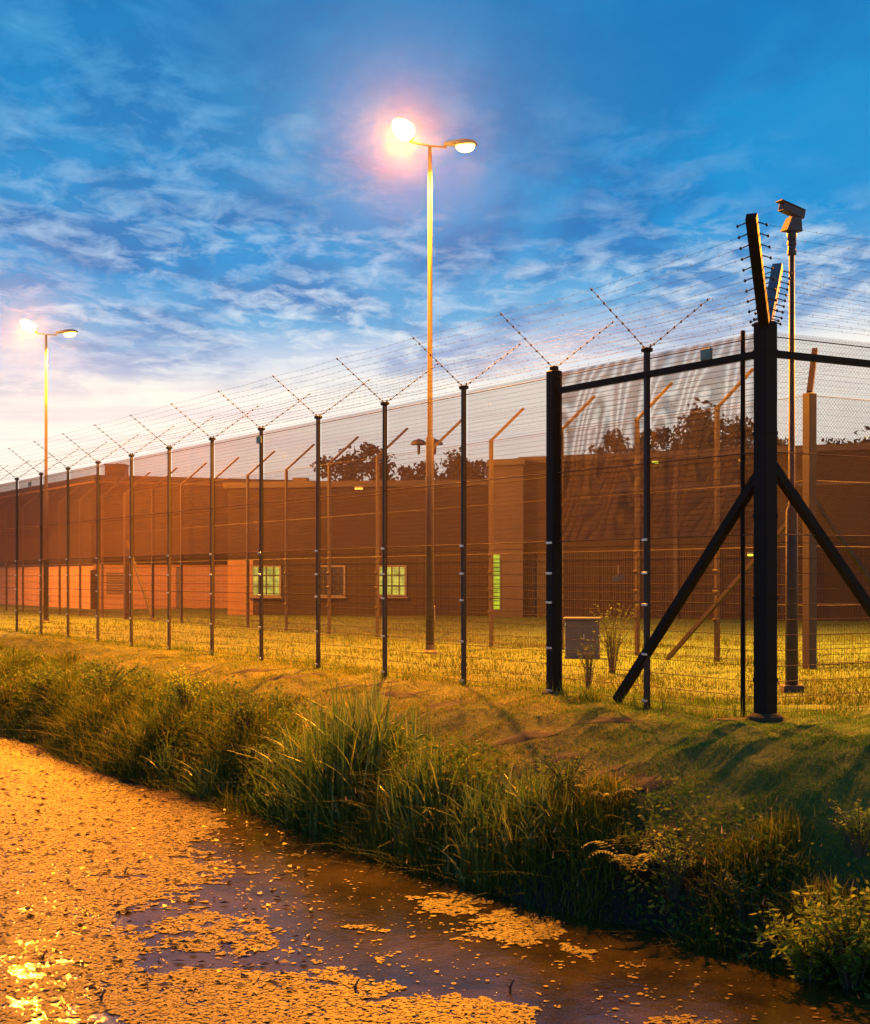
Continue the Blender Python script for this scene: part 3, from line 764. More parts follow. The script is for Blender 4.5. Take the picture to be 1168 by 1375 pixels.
# block C : taller building to the right
C0 = ((702 - CX) * 64.6 / F, 64.6); C1 = ((1330 - CX) * 55.5 / F, 55.5); CL = ((656 - CX) * 65.0 / F, 65.0)
tC, oC = wall_block('tall_block', [C0, C1, (C1[0] + 6, 80), (C0[0] + 1.0, 82)], 7.0, M['brick'], 'tall dark flat-roofed block filling the right side behind the fences')
tw, ow = wall_block('stair_tower', [CL, (C0[0] - .02, 64.0), (C0[0] + .0, 70), (CL[0] + .1, 70.5)], 6.9, M['panel'], 'pale grey stair tower with a narrow yellow-green lit window')
b, c, Mr, w, h, n = face_box(tw, ow, CL, (C0[0] - .02, 64.0), 662, 671.5, 745, 818, .03, 'x', None)
f = MB().box(c + Mr @ Vector((0, .0, 0)), (w + .08, .03, h + .08), Mr).build('slot_window', M['white'], tw)
MB().box(c + Mr @ Vector((0, -.02, 0)), (w, .03, h), Mr).build('pane', M['winlit2'], f)
bars = MB()
for k in range(1, 13): bars.box(c + Mr @ Vector((0, -.038, -h / 2 + h * k / 13)), (w, .02, .04), Mr)
bars.build('glazing_bars', M['dark'], f)
add_face_box(tC, oC, C0, C1, 703, 738, 748, 828, .04, 'doorway', M['dark'])
for px in (905,): add_face_box(tC, oC, C0, C1, px, px + 5, 610, 832, .09, 'downpipe', M['fascia'])
add_face_box(tC, oC, C0, C1, 760, 1168, 652, 656, .10, 'string_course', M['panel'])
for px0 in (): window(tC, oC, C0, C1, px0, px0 + 34, 755, 792, M['glass'], 3, 2)
# wall lamps
def wall_lamp(p, label, col, s, w=.35):
    t = empty('wall_lamp', p); tag(t, label, 'lamp', 'small wall lamps on the buildings')
    MB().bevbox((0, .06, .05), (w, .12, .1), .02).build('lamp_housing', M['lamphead'], t)
    MB().bevbox((0, 0, -.02), (w * .9, .16, .07), .02).build('lamp_lens', emis('wall_lamp_glow', col, s), t)
pB = on_face(B0, B1, 482)[1]; wall_lamp((pB.x, pB.y - .18, CAMZ + (HY - 656) * pB.y / F), 'small orange lamp high on the dark brick wall left of the tall pole', (1, .5, .06), 5, .42)
pC = on_face(C0, C1, 879)[1]; wall_lamp((pC.x, pC.y - .2, CAMZ + (HY - 621) * pC.y / F), 'small yellow-green lamp under the roof edge of the right block', (.8, 1, .05), 3.5, .3)
pC = on_face(C0, C1, 1006)[1]; wall_lamp((pC.x, pC.y - .2, CAMZ + (HY - 745) * pC.y / F), 'tiny yellow lamp on the wall beside the big corner post', (.9, .8, .05), 3, .25)
pC = on_face(C0, C1, 978)[1]; wall_lamp((pC.x + .6, pC.y - .2, CAMZ + (HY - 618) * pC.y / F), 'small orange lamp at the roofline near the big corner post', (1, .5, .06), 3, .5)

# cabinet behind the fence
x, y = at(782, 885); t = empty('utility_cabinet', (x, y, 0), R(-6)); tag(t, 'pale utility cabinet standing on the grass behind the second thick post', 'cabinet')
MB().bevbox((0, 0, .44), (.76, .45, .86), .012).build('body', M['cabinet'], t)
MB().bevbox((0, -.02, .90), (.84, .52, .05), .012).build('lid', M['cabinet'], t)
MB().bevbox((0, 0, .0), (.70, .40, .10), .01).build('plinth', M['black'], t)
for sx in (-.19, .19): MB().bevbox((sx, -.232, .45), (.36, .012, .78), .004).build('door', M['cabinet'], t)
MB().bevbox((.03, -.245, .5), (.02, .02, .12), .004).build('handle', M['clip'], t)
for hz_ in (.2, .75):
    MB().tube((-.375, -.24, hz_), (-.375, -.24, hz_ + .06), .012, n=6).build('hinge', M['clip'], t)
# small plate on the inner fence
pp = atY(830, 776, 32.6); t = empty('sign_plate', pp); tag(t, 'small tilted orange-lit plate hanging on the inner fence', 'sign')
MB().box((0, 0, 0), (.27, .012, .13), Matrix.Rotation(R(-14), 3, 'Y')).build('plate', M['white'], t)
MB().tube((0, .02, .05), (0, .02, .3), .006).build('hanger', M['galv'], t)

# ------------------------------------------------------------------ trees beyond the buildings
def leaf_cloud(centres, radii, n, size, flat=.8):
    """n leaf quads around clump centres"""
    ci = rng.integers(0, len(centres), n); C = np.array(centres)[ci]; Rr = np.array(radii)[ci]
    d = rng.normal(size=(n, 3)); d /= np.linalg.norm(d, axis=1)[:, None]
    P = C + d * (Rr * rng.random(n) ** .45)[:, None] * np.array([1, 1, flat])
    a = rng.normal(size=(n, 3)); a /= np.linalg.norm(a, axis=1)[:, None]
    b_ = np.cross(a, rng.normal(size=(n, 3))); b_ /= np.linalg.norm(b_, axis=1)[:, None]
    s = size * (0.6 + .8 * rng.random(n))[:, None]
    V = np.stack([P - a * s, P + b_ * s * .45, P + a * s, P - b_ * s * .45], 1).reshape(-1, 3)
    return V, np.arange(4 * n).reshape(n, 4)
def make_tree(h, w, seed, n=5200, leaf=.17):
    random.seed(seed); t = empty('tree')
    tr = MB(); tr.path([(0, 0, -.3), (.1, .05, h * .25), (-.05, .1, h * .5), (.05, 0, h * .8)], [.22, .17, .12, .04], 8)
    cs = []; rs = []
    for k in range(16):
        a = random.random() * 6.28; zz_ = h * random.uniform(.3, .92); rr = w * random.uniform(.25, .9) * (1 - abs(zz_ / h - .55) * .95)
        e = Vector((math.cos(a) * rr, math.sin(a) * rr, zz_)); tr.path([(0, 0, zz_ * .7), e * .6 + Vector((0, 0, zz_ * .3)), e], [.08, .05, .02], 5)
        for j in range(3):
            cs.append(tuple(e + Vector((random.gauss(0, .5), random.gauss(0, .5), random.gauss(0, .4))))); rs.append(w * random.uniform(.13, .30))
    tr.build('trunk', M['bark'], t)
    V, Fq = leaf_cloud(cs, rs, n, leaf); np_mesh('crown', V, Fq, M['treeleaf'], t); return t
protos = [make_tree(9, 3.6, 3), make_tree(8, 3.2, 5), make_tree(10, 3.8, 9)]
TL = ['dark leafy tree rising above the roof left of the tall pole', 'low dark tree above the roof just left of the tall lamp pole', 'dark tree above the roof just right of the tall lamp pole',
      'low shrubby tree above the roof near the stair tower', 'small tree behind the roof right of the second thick post', 'tall dark tree right of the thin middle post seen through the mesh', 'tallest dark tree seen through the mesh left of the corner post',
      'dark tree right behind the corner post', 'rounded dark tree at the right edge above the roof', 'dark tree top left of the tallest tree behind the mesh']
TS = [(485, 602, 88, 0), (548, 626, 90, 1), (610, 612, 86, 2), (640, 618, 92, 1), (775, 612, 95, 1), (925, 560, 84, 2), (985, 572, 86, 0), (1050, 588, 90, 1), (1160, 578, 84, 0), (865, 578, 88, 1)]
hs_ = [9 * .98, 8 * .98, 10 * .98]
for i, (px, py, yd, k) in enumerate(TS):
    t = protos[k] if i == {0: 0, 1: 1, 2: 2}.get(k) else copy_tree(protos[k])
    top = CAMZ + (HY - py) * yd / F; s = top / hs_[k]
    t.location = ((px - CX) * yd / F, yd, 0); t.scale = (s * random.uniform(.9, 1.1),) * 2 + (s,); t.rotation_euler = (0, 0, random.random() * 6)
    tag(t, TL[i], 'tree', 'trees behind the prison buildings')

# ------------------------------------------------------------------ grass
def blades(x, y, h, w, lean=.5, seg=3, curl=1.0, z=None):
    n = len(x); z = ground_z(x, y) - .02 if z is None else z
    az = rng.random(n) * 2 * np.pi; ln = np.abs(rng.normal(size=n)) * lean
    fx, fy = np.cos(az), np.sin(az); sa = rng.random(n) * 2 * np.pi; sx, sy = np.cos(sa) * w / 2, np.sin(sa) * w / 2
    rows = []
    for k in range(seg + 1):
        q = k / seg; out = ln * h * q ** 1.8 ; up = h * (q - .28 * np.minimum(ln, 1.5) * q ** 2.6 * curl)
        ww = (1 - q ** 2) if k < seg else 0.08
        cx_, cy_, cz_ = x + fx * out, y + fy * out, z + up
        rows.append(np.stack([cx_ - sx * ww, cy_ - sy * ww, cz_], 1)); rows.append(np.stack([cx_ + sx * ww, cy_ + sy * ww, cz_], 1))
    V = np.stack(rows, 1).reshape(-1, 3); base = np.arange(n)[:, None] * (2 * seg + 2)
    Fq = np.concatenate([np.concatenate([base + 2 * k, base + 2 * k + 1, base + 2 * k + 3, base + 2 * k + 2], 1) for k in range(seg)])
    tips = V.reshape(n, -1, 3)[:, -1]
    return V, Fq, tips
def scatter(dlo, dhi, tlo, thi, dens, tpow=1.0):
    n = int((dhi - dlo) * (thi - tlo) * dens); d = rng.uniform(dlo, dhi, n); t = tlo + (thi - tlo) * rng.random(n) ** tpow
    return d, t, d * BN[0] - t * .56, d * BN[1] + t * .829
def clumpy(x, y, s=1.0, ph=0):
    return .5 + .5 * np.sin(x * 2.3 * s + 1.7 * np.sin(y * 1.1 * s + ph) + ph) * np.sin(y * 1.9 * s + 1.3 * np.sin(x * 1.6 * s))
def bank(px, v):
    """v > 100: photo row on flat ground; otherwise distance d across the bank"""
    if v > 100: return at(px, v, 0)
    k = (px - CX) / F; yy = v / (.829 * k + .56); return k * yy, yy
KEEP_LOW = [(1085, 9.7, .6), (1140, 9.8, .6), (1155, 10.8, .45), (905, 10.0, .5), (850, 9.9, .6), (455, 10.15, .5), (640, 9.9, .5), (560, 9.95, .5), (385, 9.95, .5), (280, 9.7, .35)]
def lowfac(x, y):
    f = np.ones(len(x))
    for a_, b_, r_ in KEEP_LOW:
        cx_, cy_ = bank(a_, b_); v = np.array([cx_, cy_]); v = v * (1 - .25 / np.hypot(*v))
        f = np.minimum(f, np.clip(.25 + .75 * (np.hypot(x - v[0], y - v[1]) / r_) ** 4, .25, 1))
    return f
# bare soil patches on the slope
PATCH = [(790, 992, .5, .20), (845, 1002, .45, .17), (872, 1020, .40, .22), (700, 968, .5, .14), (745, 980, .35, .12), (600, 940, .6, .14), (480, 922, .7, .13), (400, 912, .7, .12), (905, 962, .6, .10), (1000, 975, .55, .14), (340, 905, .6, .1), (820, 968, .5, .1), (655, 990, .3, .12), (540, 930, .4, .1)]
pv_, pf_ = [], []; PC = []
for px_, py_, ra, rb in PATCH:
    x0, y0 = at(px_, py_, -.12); PC.append((x0, y0, ra, rb)); nb_ = len(pv_); ex, ey = (.95, -.2)
    for j in range(3):
        for k_ in range(22):
            q_ = 6.2832 * k_ / 22; w_ = (j + 1) / 3 * (1 + .28 * math.sin(q_ * 3 + px_) + .18 * math.sin(q_ * 7 + py_))
            u_, v_ = math.cos(q_) * ra * w_, math.sin(q_) * rb * w_ * 1.6
            xx_, yy_ = x0 + u_ * ex - v_ * ey, y0 + u_ * ey + v_ * ex
            pv_.append((xx_, yy_, gz(xx_, yy_) + (.014 if j < 2 else .004)))
    pv_.append((x0, y0, gz(x0, y0) + .016)); c0_ = len(pv_) - 1
    for k_ in range(22):
        a_ = nb_ + k_; b_ = nb_ + (k_ + 1) % 22; pf_ += [(c0_, a_, b_), (a_, a_ + 22, b_ + 22), (a_, b_ + 22, b_), (a_ + 22, a_ + 44, b_ + 44), (a_ + 22, b_ + 44, b_ + 22)]
tag(np_mesh('bare_soil', np.array(pv_), np.array(pf_), M['soil'], smooth=True), 'bare brown soil patches on the mown slope', 'soil', kind='stuff')
# mown slope and the strip along the fence
d, t_, x, y = scatter(10.1, 15.0, 5, 44, 2700, 1.45)
keep = rng.random(len(x)) < .35 + .65 * clumpy(x, y, 1.6, 2) ** .7
for x0_, y0_, ra, rb in PC:
    u_ = (x - x0_) * .95 - (y - y0_) * .2; v_ = (x - x0_) * .2 + (y - y0_) * .95
    keep &= ((u_ / ra) ** 2 + (v_ / (rb * 1.6)) ** 2 > .75) | (rng.random(len(x)) < .12)
x, y, d = x[keep], y[keep], d[keep]; n = len(x)
V, Fq, _ = blades(x, y, .03 + .075 * rng.random(n) ** 1.4 * (.3 + 1.1 * clumpy(x, y, 1.9) * clumpy(x, y, .8, 3)), .007 + .007 * rng.random(n), 1.1, 2)
wx = x + .8 * rng.normal(size=n); mi_ = np.tile((wx > 2.0).astype(int), 2)  # blades on the right take the grass with painted shade
tag(np_mesh('mown_grass', V, Fq, [M['mown'], M['mownshade']], mi=mi_), 'short mown grass on the bank beside the fence', 'grass', kind='stuff')
# unmown line at the fence foot
n = 5200; sF = 36 * rng.random(n) ** 1.2; oF = rng.normal(size=n) * .10
fx_ = C_OUT.x + D1.x * sF - .845 * oF; fy_ = C_OUT.y + D1.y * sF - .535 * oF
n2_ = 1500; sF2 = 9 * rng.random(n2_); fx_ = np.concatenate([fx_, C_OUT.x + D2.x * sF2]); fy_ = np.concatenate([fy_, C_OUT.y + D2.y * sF2 + rng.normal(size=n2_) * .1])
hF = (.04 + .24 * rng.random(n + n2_) ** 2.5) * (.3 + clumpy(fx_ * 1.0, fy_ * 1.0, 1.9, 5) * 1.1)
V, Fq, _ = blades(fx_, fy_, hF, .008 + .008 * rng.random(n + n2_), .6, 3)
tag(np_mesh('fence_foot_grass', V, Fq, M['darkleaf']), 'scruffy unmown grass growing along the foot of the outer fence', 'grass', kind='stuff')
# inner lawn
n = 120000; yy = 20 + 58 * rng.random(n) ** 1.3; xx = (rng.random(n) * 1300 - 70 - CX) * yy / F
dd = BN[0] * xx + BN[1] * yy; k = dd > 14.3; xx, yy = xx[k], yy[k]; n = len(xx)
V, Fq, _ = blades(xx, yy, (.05 + .09 * rng.random(n)) * (.6 + .8 * clumpy(xx, yy, .5)), .012 + .014 * rng.random(n), .8, 1)
tag(np_mesh('lawn_grass', V, Fq, M['lawn']), 'rough lawn between the two fences and the buildings', 'grass', kind='stuff')
# tall rough grass on the lower bank
d, t_, x, y = scatter(9.35, 12.3, 6, 46, 1300, 1.5)
cl = clumpy(x, y, 1.0, 1); dl = np.interp(t_, [9, 12, 16, 20, 28], [10.5, 10.6, 10.85, 11.3, 11.7]) + .25 * np.sin(t_ * 2.1) + .15 * np.sin(t_ * 5.3)
edge = np.clip((dl + .25 - d) / .5, 0, 1)
k = rng.random(len(x)) < edge * (.35 + .65 * cl); x, y, d, cl, dl = x[k], y[k], d[k], cl[k], dl[k]; n = len(x)
hgt = lowfac(x, y) * np.interp(dl - d, [-.3, 0, .4, 1.2, 2], [.08, .2, .45, .62, .5]) * (.45 + .75 * cl) * (.6 + .7 * rng.random(n))
far = np.interp(np.hypot(x, y), [12, 45], [1, 2.2])
V, Fq, tips = blades(x, y, hgt, (.006 + .013 * rng.random(n) ** 2) * far, .85, 3)
tag(np_mesh('tall_grass', V, Fq, M['grass']), 'tall tangled grass covering the lower bank above the water', 'grass', kind='stuff')
# seed heads on part of the tips
sel = rng.random(len(tips)) < .015; P = tips[sel]; n = len(P)
a = np.stack([rng.normal(size=n) * .4, rng.normal(size=n) * .4, np.ones(n)], 1); a /= np.linalg.norm(a, axis=1)[:, None]
s_ = np.stack([a[:, 1], -a[:, 0], np.zeros(n)], 1) + np.array([.3, .1, 0]); s_ /= np.linalg.norm(s_, axis=1)[:, None]
L_ = (.03 + .05 * rng.random(n))[:, None]; V = np.stack([P - a * L_ * .3, P + s_ * .009, P + a * L_, P - s_ * .009], 1).reshape(-1, 3)
tag(np_mesh('seed_heads', V, np.arange(4 * n).reshape(n, 4), M['seed']), 'pale seed heads scattered over the tall bank grass', 'grass', kind='stuff')
# herbaceous ground cover : small leaves over the bank
d, t_, x, y = scatter(9.6, 11.8, 6, 40, 900, 1.5); cl2 = clumpy(x, y, 1.4, 4)
k = rng.random(len(x)) < cl2 ** 1.3 * (d < np.interp(t_, [9, 12, 16, 20, 28], [10.5, 10.6, 10.9, 11.3, 11.6])); x, y, cl2, d = x[k], y[k], cl2[k], d[k]; n = len(x)
z = ground_z(x, y) + rng.random(n) * np.interp(d, [9.7, 10.4, 12.2], [.45, .6, .12]) * (.3 + cl2)
a = rng.normal(size=(n, 3)) * [1, 1, .5]; a /= np.linalg.norm(a, axis=1)[:, None]; b_ = np.cross(a, rng.normal(size=(n, 3))); b_ /= np.linalg.norm(b_, axis=1)[:, None]
s_ = (.02 + .035 * rng.random(n))[:, None]; P = np.stack([x, y, z], 1)
V = np.stack([P - a * s_, P + b_ * s_ * .45, P + a * s_, P - b_ * s_ * .45], 1).reshape(-1, 3)
tag(np_mesh('ground_cover', V, np.arange(4 * n).reshape(n, 4), M['darkleaf']), 'small leafy weeds mixed through the bank grass', 'weeds', kind='stuff')

# ------------------------------------------------------------------ plants as things
def reed(px, py, h, n, rad, label, wl=.034, lean=.5, sx=1.0):
    x0, y0 = bank(px, py); z0 = gz(x0, y0); t = empty('reed_clump', (x0, y0, z0)); tag(t, label, 'reeds', 'reed clumps along the water edge')
    a = rng.random(n) * 6.28; r_ = rad * rng.random(n) ** .6
    lx = np.cos(a) * r_ * sx * .56 * 1.4 * -1; ly = np.sin(a) * r_
    # stretch along the bank
    al = rng.normal(size=n) * rad * sx * .5; lx = lx - .56 * al; ly = ly + .829 * al
    zb = ground_z(x0 + lx, y0 + ly) - z0 - .05
    V, Fq, tips = blades(lx, ly, h * (.5 + .5 * rng.random(n)), wl * (.6 + .6 * rng.random(n)), lean, 5, 1.3, z=zb)
    np_mesh('blades', V, Fq, M['reed'], t)
    k = rng.random(n) < .10; P = tips[k]; m = len(P)
    if False:
        st = MB()
        for p in P[:0]:
            st.tube((p[0] * .7, p[1] * .7, 0), (p[0], p[1], p[2] + .05), .005, .003, 4)
        st.build('stems', M['stem'], t)
    return t
reed(455, 10.1, 1.75, 900, .55, 'tallest dense reed clump in the middle of the bank', .040, .40, 1.3)
reed(385, 10.0, 1.15, 320, .5, 'leaning reed clump just left of the tallest reeds')
reed(280, 9.75, 1.0, 150, .25, 'small upright reed clump at the water edge on the left')
reed(222, 9.65, .75, 60, .15, 'thin little reed tuft farthest left at the water edge')
reed(560, 9.9, 1.0, 320, .5, 'low reed clump just right of the tallest reeds')
reed(640, 9.8, .95, 320, .42, 'arching reed clump hanging over the pond weed')
reed(710, 9.95, .9, 220, .4, 'dark reed clump left of the fern on the bank')
reed(520, 10.6, 1.0, 260, .5, 'upright reeds higher on the bank behind the tallest clump')

def leafy(px, py, z0, h, w, nst, nleaf, leaf, m, label, name='leafy_shrub', cat='shrub', group='shrubs on the bank', droop=0):
    x0, y0 = bank(px, py); zg = gz(x0, y0); t = empty(name, (x0, y0, zg)); tag(t, label, cat, group)
    st = MB(); Ps = []; As = []
    for k in range(nst):
        a = random.random() * 6.28; rr = w * random.uniform(.2, 1); hh_ = h * random.uniform(.55, 1)
        e = Vector((math.cos(a) * rr, math.sin(a) * rr, hh_ - droop * rr)); mid = Vector((e.x * .35, e.y * .35, hh_ * .6))
        st.path([(e.x * .08, e.y * .08, -.05), mid, e], [.009, .006, .003], 5)
        for j in range(nleaf):
            q = random.uniform(.25, 1); p = mid.lerp(e, (q - .5) * 2) if q > .5 else Vector((0, 0, 0)).lerp(mid, q * 2)
            d_ = Vector((random.gauss(0, 1), random.gauss(0, 1), random.gauss(.4, .6))).normalized()
            Ps.append(p + d_ * leaf * .9); As.append(d_)
    st.build('stems', M['stem'], t)
    P = np.array(Ps); A = np.array(As); n = len(P); A[:, 2] *= .5; A /= np.linalg.norm(A, axis=1)[:, None]; B_ = np.cross(A, np.array([0, 0, 1.0]) + .45 * rng.normal(size=(n, 3))); B_ /= np.linalg.norm(B_, axis=1)[:, None]
    s_ = leaf * (.6 + .7 * rng.random(n))[:, None]; Cc = np.cross(A, B_)
    V = np.stack([P - A * s_, P - A * s_ * .2 + B_ * s_ * .42, P + A * s_ * 1.1, P - A * s_ * .2 - B_ * s_ * .42], 1).reshape(-1, 3)
    np_mesh('leaves', V, np.arange(4 * n).reshape(n, 4), M[m], t); return t
leafy(1085, 9.7, -1.2, .75, .5, 44, 30, .044, 'shrub', 'bright yellow-leaved shrub at the bottom right above the dark water')
leafy(1145, 9.8, -1.1, .9, .55, 46, 30, .044, 'shrub', 'taller yellow-leaved shrub touching the right edge of the picture')
leafy(1155, 10.8, -.7, .55, .35, 22, 22, .03, 'shrub', 'small leafy shrub up the slope at the right edge')
leafy(905, 10.0, -1.0, .7, .45, 26, 26, .028, 'shrub', 'loose shrub with small pale leaves right of the fern')
leafy(1000, 10.0, -1.1, .55, .45, 26, 22, .028, 'darkleaf', 'low dark shrub between the fern and the yellow shrubs')
leafy(760, 10.4, -.9, .65, .6, 36, 26, .028, 'darkleaf', 'bushy dark weed mound below the second thick post')
leafy(250, 10.6, -1.0, .95, .6, 40, 30, .035, 'shrub', 'tall bushy weed lit orange on the left part of the bank')
leafy(140, 10.5, -1.0, 1.0, .8, 46, 30, .04, 'darkleaf', 'broad leafy weed thicket at the left of the bank')
leafy(330, 10.5, -1.0, .95, .6, 40, 28, .035, 'darkleaf', 'dark bushy weed left of the reeds')
leafy(60, 10.4, -1.0, .9, .8, 40, 28, .045, 'darkleaf', 'farthest leafy weed mound at the left edge of the bank')
leafy(822, 905, 0, 1.35, .55, 26, 24, .03, 'darkleaf', 'spindly sapling growing behind the fence beside the cabinet', 'sapling', 'shrub', 'saplings behind the fence')
leafy(790, 930, 0, 1.0, .3, 14, 16, .026, 'darkleaf', 'thin sapling just right of the second thick post', 'sapling', 'shrub', 'saplings behind the fence')
def fern(px, py, z0, n, L, label):
    x0, y0 = bank(px, py); zg = gz(x0, y0); t = empty('fern', (x0, y0, zg)); tag(t, label, 'fern', 'ferns on the bank')
    vs = []
    for k in range(n):
        a = 6.28 * k / n + random.gauss(0, .3); Lk = L * random.uniform(.7, 1.1); dx, dy = math.cos(a), math.sin(a)
        b = MB(); m_ = 16; b.path([(dx * Lk * q_, dy * Lk * q_, Lk * (1.7 * q_ - 1.35 * q_ * q_) + .115) for q_ in [i_ / 12 for i_ in range(13)]], .005, 4)
        for j in range(m_):
            q = j / m_; p = Vector((dx * Lk * q, dy * Lk * q, Lk * (1.7 * q - 1.35 * q * q) + .12)); wd = Lk * .26 * math.sin(math.pi * min(1, q * .85 + .12)) * (1 - q * .5)
            for sgn in (-1, 1):
                e = p + Vector((-dy * sgn * wd + dx * wd * .5, dx * sgn * wd + dy * wd * .5, -.01)); w2 = Lk * .032
                b.add([p + Vector((dx, dy, 0)) * w2, e, p - Vector((dx, dy, 0)) * w2], [(0, 1, 2)])
        b.build('frond', M['fern'], t)
    return t
fern(850, 9.9, -1.0, 13, .62, 'spreading green fern low on the bank')
fern(812, 10.4, -.9, 9, .4, 'smaller fern up-left of the spreading fern')
# grass tufts at the foot of the fence
for (px, py), w_, hh_, nn in zip([(548, 914), (345, 886), (690, 927), (960, 958), (790, 938), (1120, 962), (470, 903)],
        ['at the fence foot between the lit window and the tall lamp pole', 'at the fence foot below the left lit window', 'at the fence foot just left of the second thick post', 'at the fence foot left of the guide pole', 'spreading right of the second thick post', 'at the fence foot right of the corner post', 'at the fence foot below the unlit window'],
        [.30, .2, .22, .3, .34, .26, .2], [40, 26, 30, 60, 150, 60, 30]):
    x0, y0 = at(px, py, 0); t = empty('grass_tuft', (x0, y0, gz(x0, y0))); tag(t, 'scruffy grass tuft ' + w_, 'grass tuft', 'grass tufts at the fence foot')
    al = np.clip(rng.normal(size=nn), -1.2, 1.2) * .2; lx = -.535 * al + rng.normal(size=nn) * .06; ly = .845 * al + rng.normal(size=nn) * .06
    V, Fq, tips = blades(lx, ly, hh_ * (.25 + .75 * rng.random(nn) ** 2), .009 + .009 * rng.random(nn), .8, 3, z=np.zeros(nn) - .02)
    np_mesh('blades', V, Fq, M['grass'], t)

# ------------------------------------------------------------------ floating weed on the water
def wp(px, py): return at(px, py, WATER)
n = 1500000
Yd = rng.uniform(10.6, 34, n); Xd = (rng.uniform(-60, 1230, n) - CX) * Yd / F
# thin uniformly by area: accept proportional to Y
k = rng.random(n) < Yd / 34; Xd, Yd = Xd[k], Yd[k]
px = CX + Xd / Yd * F; py = HY + (CAMZ - WATER) * F / Yd
def ell(cx_, cy_, rx, ry, v, soft=1.0): return v * np.exp(-np.maximum(0, ((px - cx_) / rx) ** 2 + ((py - cy_) / ry) ** 2 - .5) * 2.2 / soft)
dd = BN[0] * Xd + BN[1] * Yd
cov = np.zeros(len(px))
for e in ((0, 1060, 230, 130, .93), (60, 1170, 260, 75, .87), (150, 1080, 130, 60, .92), (20, 1300, 225, 105, .76), (330, 1345, 260, 52, .75), (560, 1365, 200, 34, .75),
          (290, 1255, 130, 35, .55), (200, 1110, 110, 50, .8), (610, 1215, 60, 16, .55), (690, 1245, 75, 26, .62), (640, 1255, 40, 14, .5), (790, 1275, 50, 14, .42), (860, 1300, 60, 12, .35),
          (490, 1248, 45, 7, .5), (400, 1172, 40, 6, .45), (900, 1375, 90, 14, .35), (1120, 1378, 120, 20, .25)): cov = np.maximum(cov, ell(*e))
def vnoise(x, y, f, sd):
    g = np.random.default_rng(sd).random((256, 256)); u = x * f + 1000; v = y * f + 1000; iu = np.floor(u).astype(int); iv = np.floor(v).astype(int); fu = u - iu; fv = v - iv
    fu = fu * fu * (3 - 2 * fu); fv = fv * fv * (3 - 2 * fv); G = lambda a, b: g[a % 256, b % 256]
    return (G(iu, iv) * (1 - fu) + G(iu + 1, iv) * fu) * (1 - fv) + (G(iu, iv + 1) * (1 - fu) + G(iu + 1, iv + 1) * fu) * fv
nz = sum(vnoise(Xd, Yd, f_, i_) * w_ for i_, (f_, w_) in enumerate(((.9, .22), (2.3, .26), (5.5, .26), (12, .26))))
nz = np.clip((nz - .5) * 1.9 + .5, 0, 1)
gl = np.exp(-(((px - 40) / 30) ** 2 + ((py - 1340) / 45) ** 2)) + np.exp(-(((px - 90) / 22) ** 2 + ((py - 1352) / 30) ** 2)); cov = cov * (1 - .13 * np.clip(gl, 0, 1))
pr = np.clip((cov * 1.12 - nz) * 6, 0, 1) + .012
pr *= (dd < 9.75)
k = rng.random(len(px)) < pr * .75; Xd, Yd = Xd[k], Yd[k]; n = len(Xd); print('weed pads', n)
m_ = 6; rad = .010 + .022 * rng.random(n) ** 2.5; an = rng.random(n) * 6.28
tx, ty = rng.normal(size=n) * .035, rng.normal(size=n) * .035
zb = WATER + .004 + .008 * rng.random(n); rows = []
for j in range(m_):
    q = an + 6.2832 * j / m_; rr = rad * (.65 + .6 * rng.random(n)); ox, oy = np.cos(q) * rr, np.sin(q) * rr
    rows.append(np.stack([Xd + ox, Yd + oy, zb + ox * tx + oy * ty], 1))
V = np.stack(rows, 1).reshape(-1, 3)
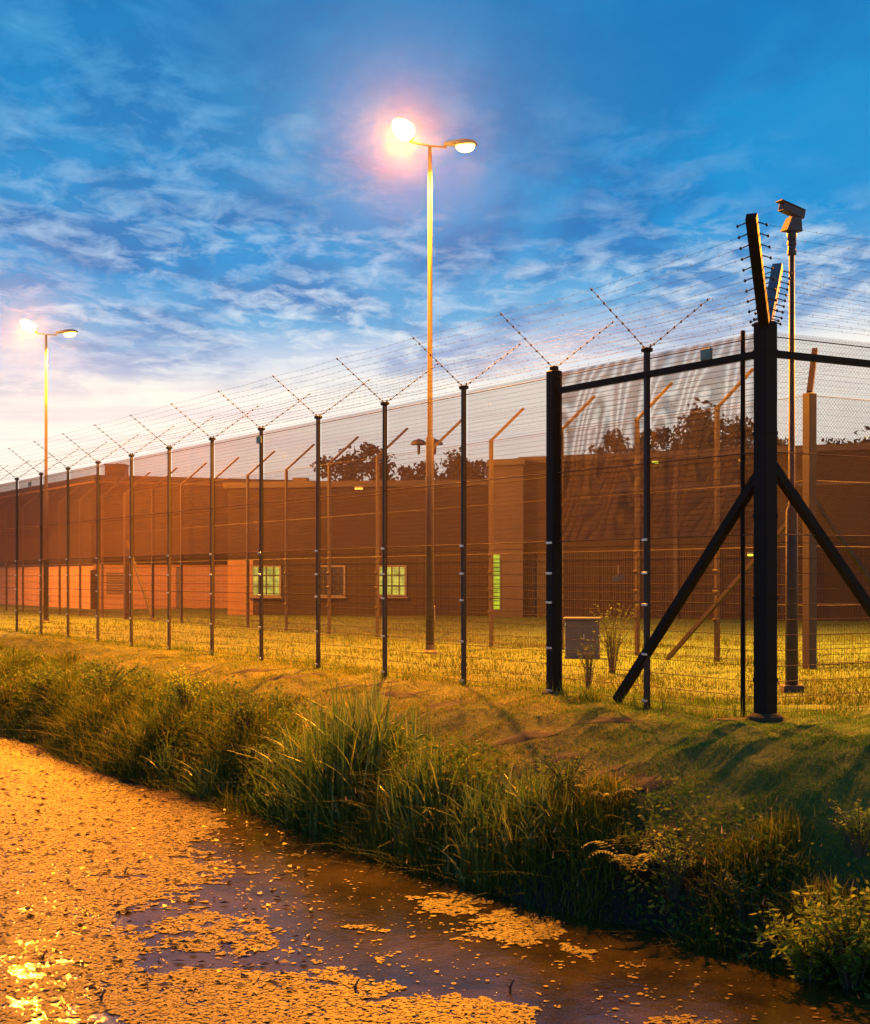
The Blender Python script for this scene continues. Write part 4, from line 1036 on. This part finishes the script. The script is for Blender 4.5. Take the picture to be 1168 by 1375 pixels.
tag(np_mesh('floating_weed', V, np.arange(m_ * n).reshape(n, m_), M['weed']), 'orange-lit mats of pond weed floating on the moat', 'pond weed', kind='stuff')
# dark debris bits
n = 1100; Yd = rng.uniform(12, 30, n); Xd = (rng.uniform(-40, 420, n) - CX) * Yd / F; k = BN[0] * Xd + BN[1] * Yd < 9.4; Xd, Yd = Xd[k], Yd[k]; n = len(Xd)
an = rng.random(n) * 6.28; rows = []; Lr = .02 + .05 * rng.random(n); Wr = .01 + .02 * rng.random(n); c_, s_ = np.cos(an), np.sin(an)
for a_, b_, zz_ in ((1, 0, .0), (0, 1, .02), (-1, 0, .0), (0, -1, .0)): rows.append(np.stack([Xd + a_ * Lr * c_ - b_ * Wr * s_, Yd + a_ * Lr * s_ + b_ * Wr * c_, WATER + .016 + zz_ + 0 * Xd], 1))
tag(np_mesh('floating_leaves', np.stack(rows, 1).reshape(-1, 3), np.arange(4 * n).reshape(n, 4), M['twig']), 'dark dead leaves scattered on the pond weed', 'leaves', kind='stuff')
for (px_, py_), lb in (((57, 1290), 'short dark stick poking up from the weed near the lamp reflection'), ((135, 1345), 'small dark twig standing in the weed at the bottom left'),
                       ((167, 1175), 'thin upright twig in the orange weed'), ((476, 1330), 'little brown twig in the weed at the bottom middle'), ((684, 1331), 'dark wet lump floating in the clear water')):
    x, y = wp(px_, py_); t = MB(); t.path([(0, 0, -.05), (.01, 0, .05), (.04, .01, .10)], [.012, .011, .007], 6); t.tube((.0, 0, .03), (-.03, .01, .06), .006, .004, 5)
    o = t.build('twig', M['twig']); o.location = (x, y, WATER); tag(o, lb, 'twig', 'twigs sticking out of the water')

# ------------------------------------------------------------------ evening haze
m, b, out = mat('evening_haze'); pv = b.n('ShaderNodeVolumePrincipled'); pv.inputs['Color'].default_value = (.95, .93, .95, 1)
pv.inputs['Density'].default_value = HAZE; pv.inputs['Anisotropy'].default_value = .94; b.link(pv.outputs[0], out.inputs['Volume'])
hz = MB().box((0, 55, 4), (150, 150, 22)).build('haze', m); tag(hz, kind='stuff', label='thin evening haze lying over the whole place', cat='haze')
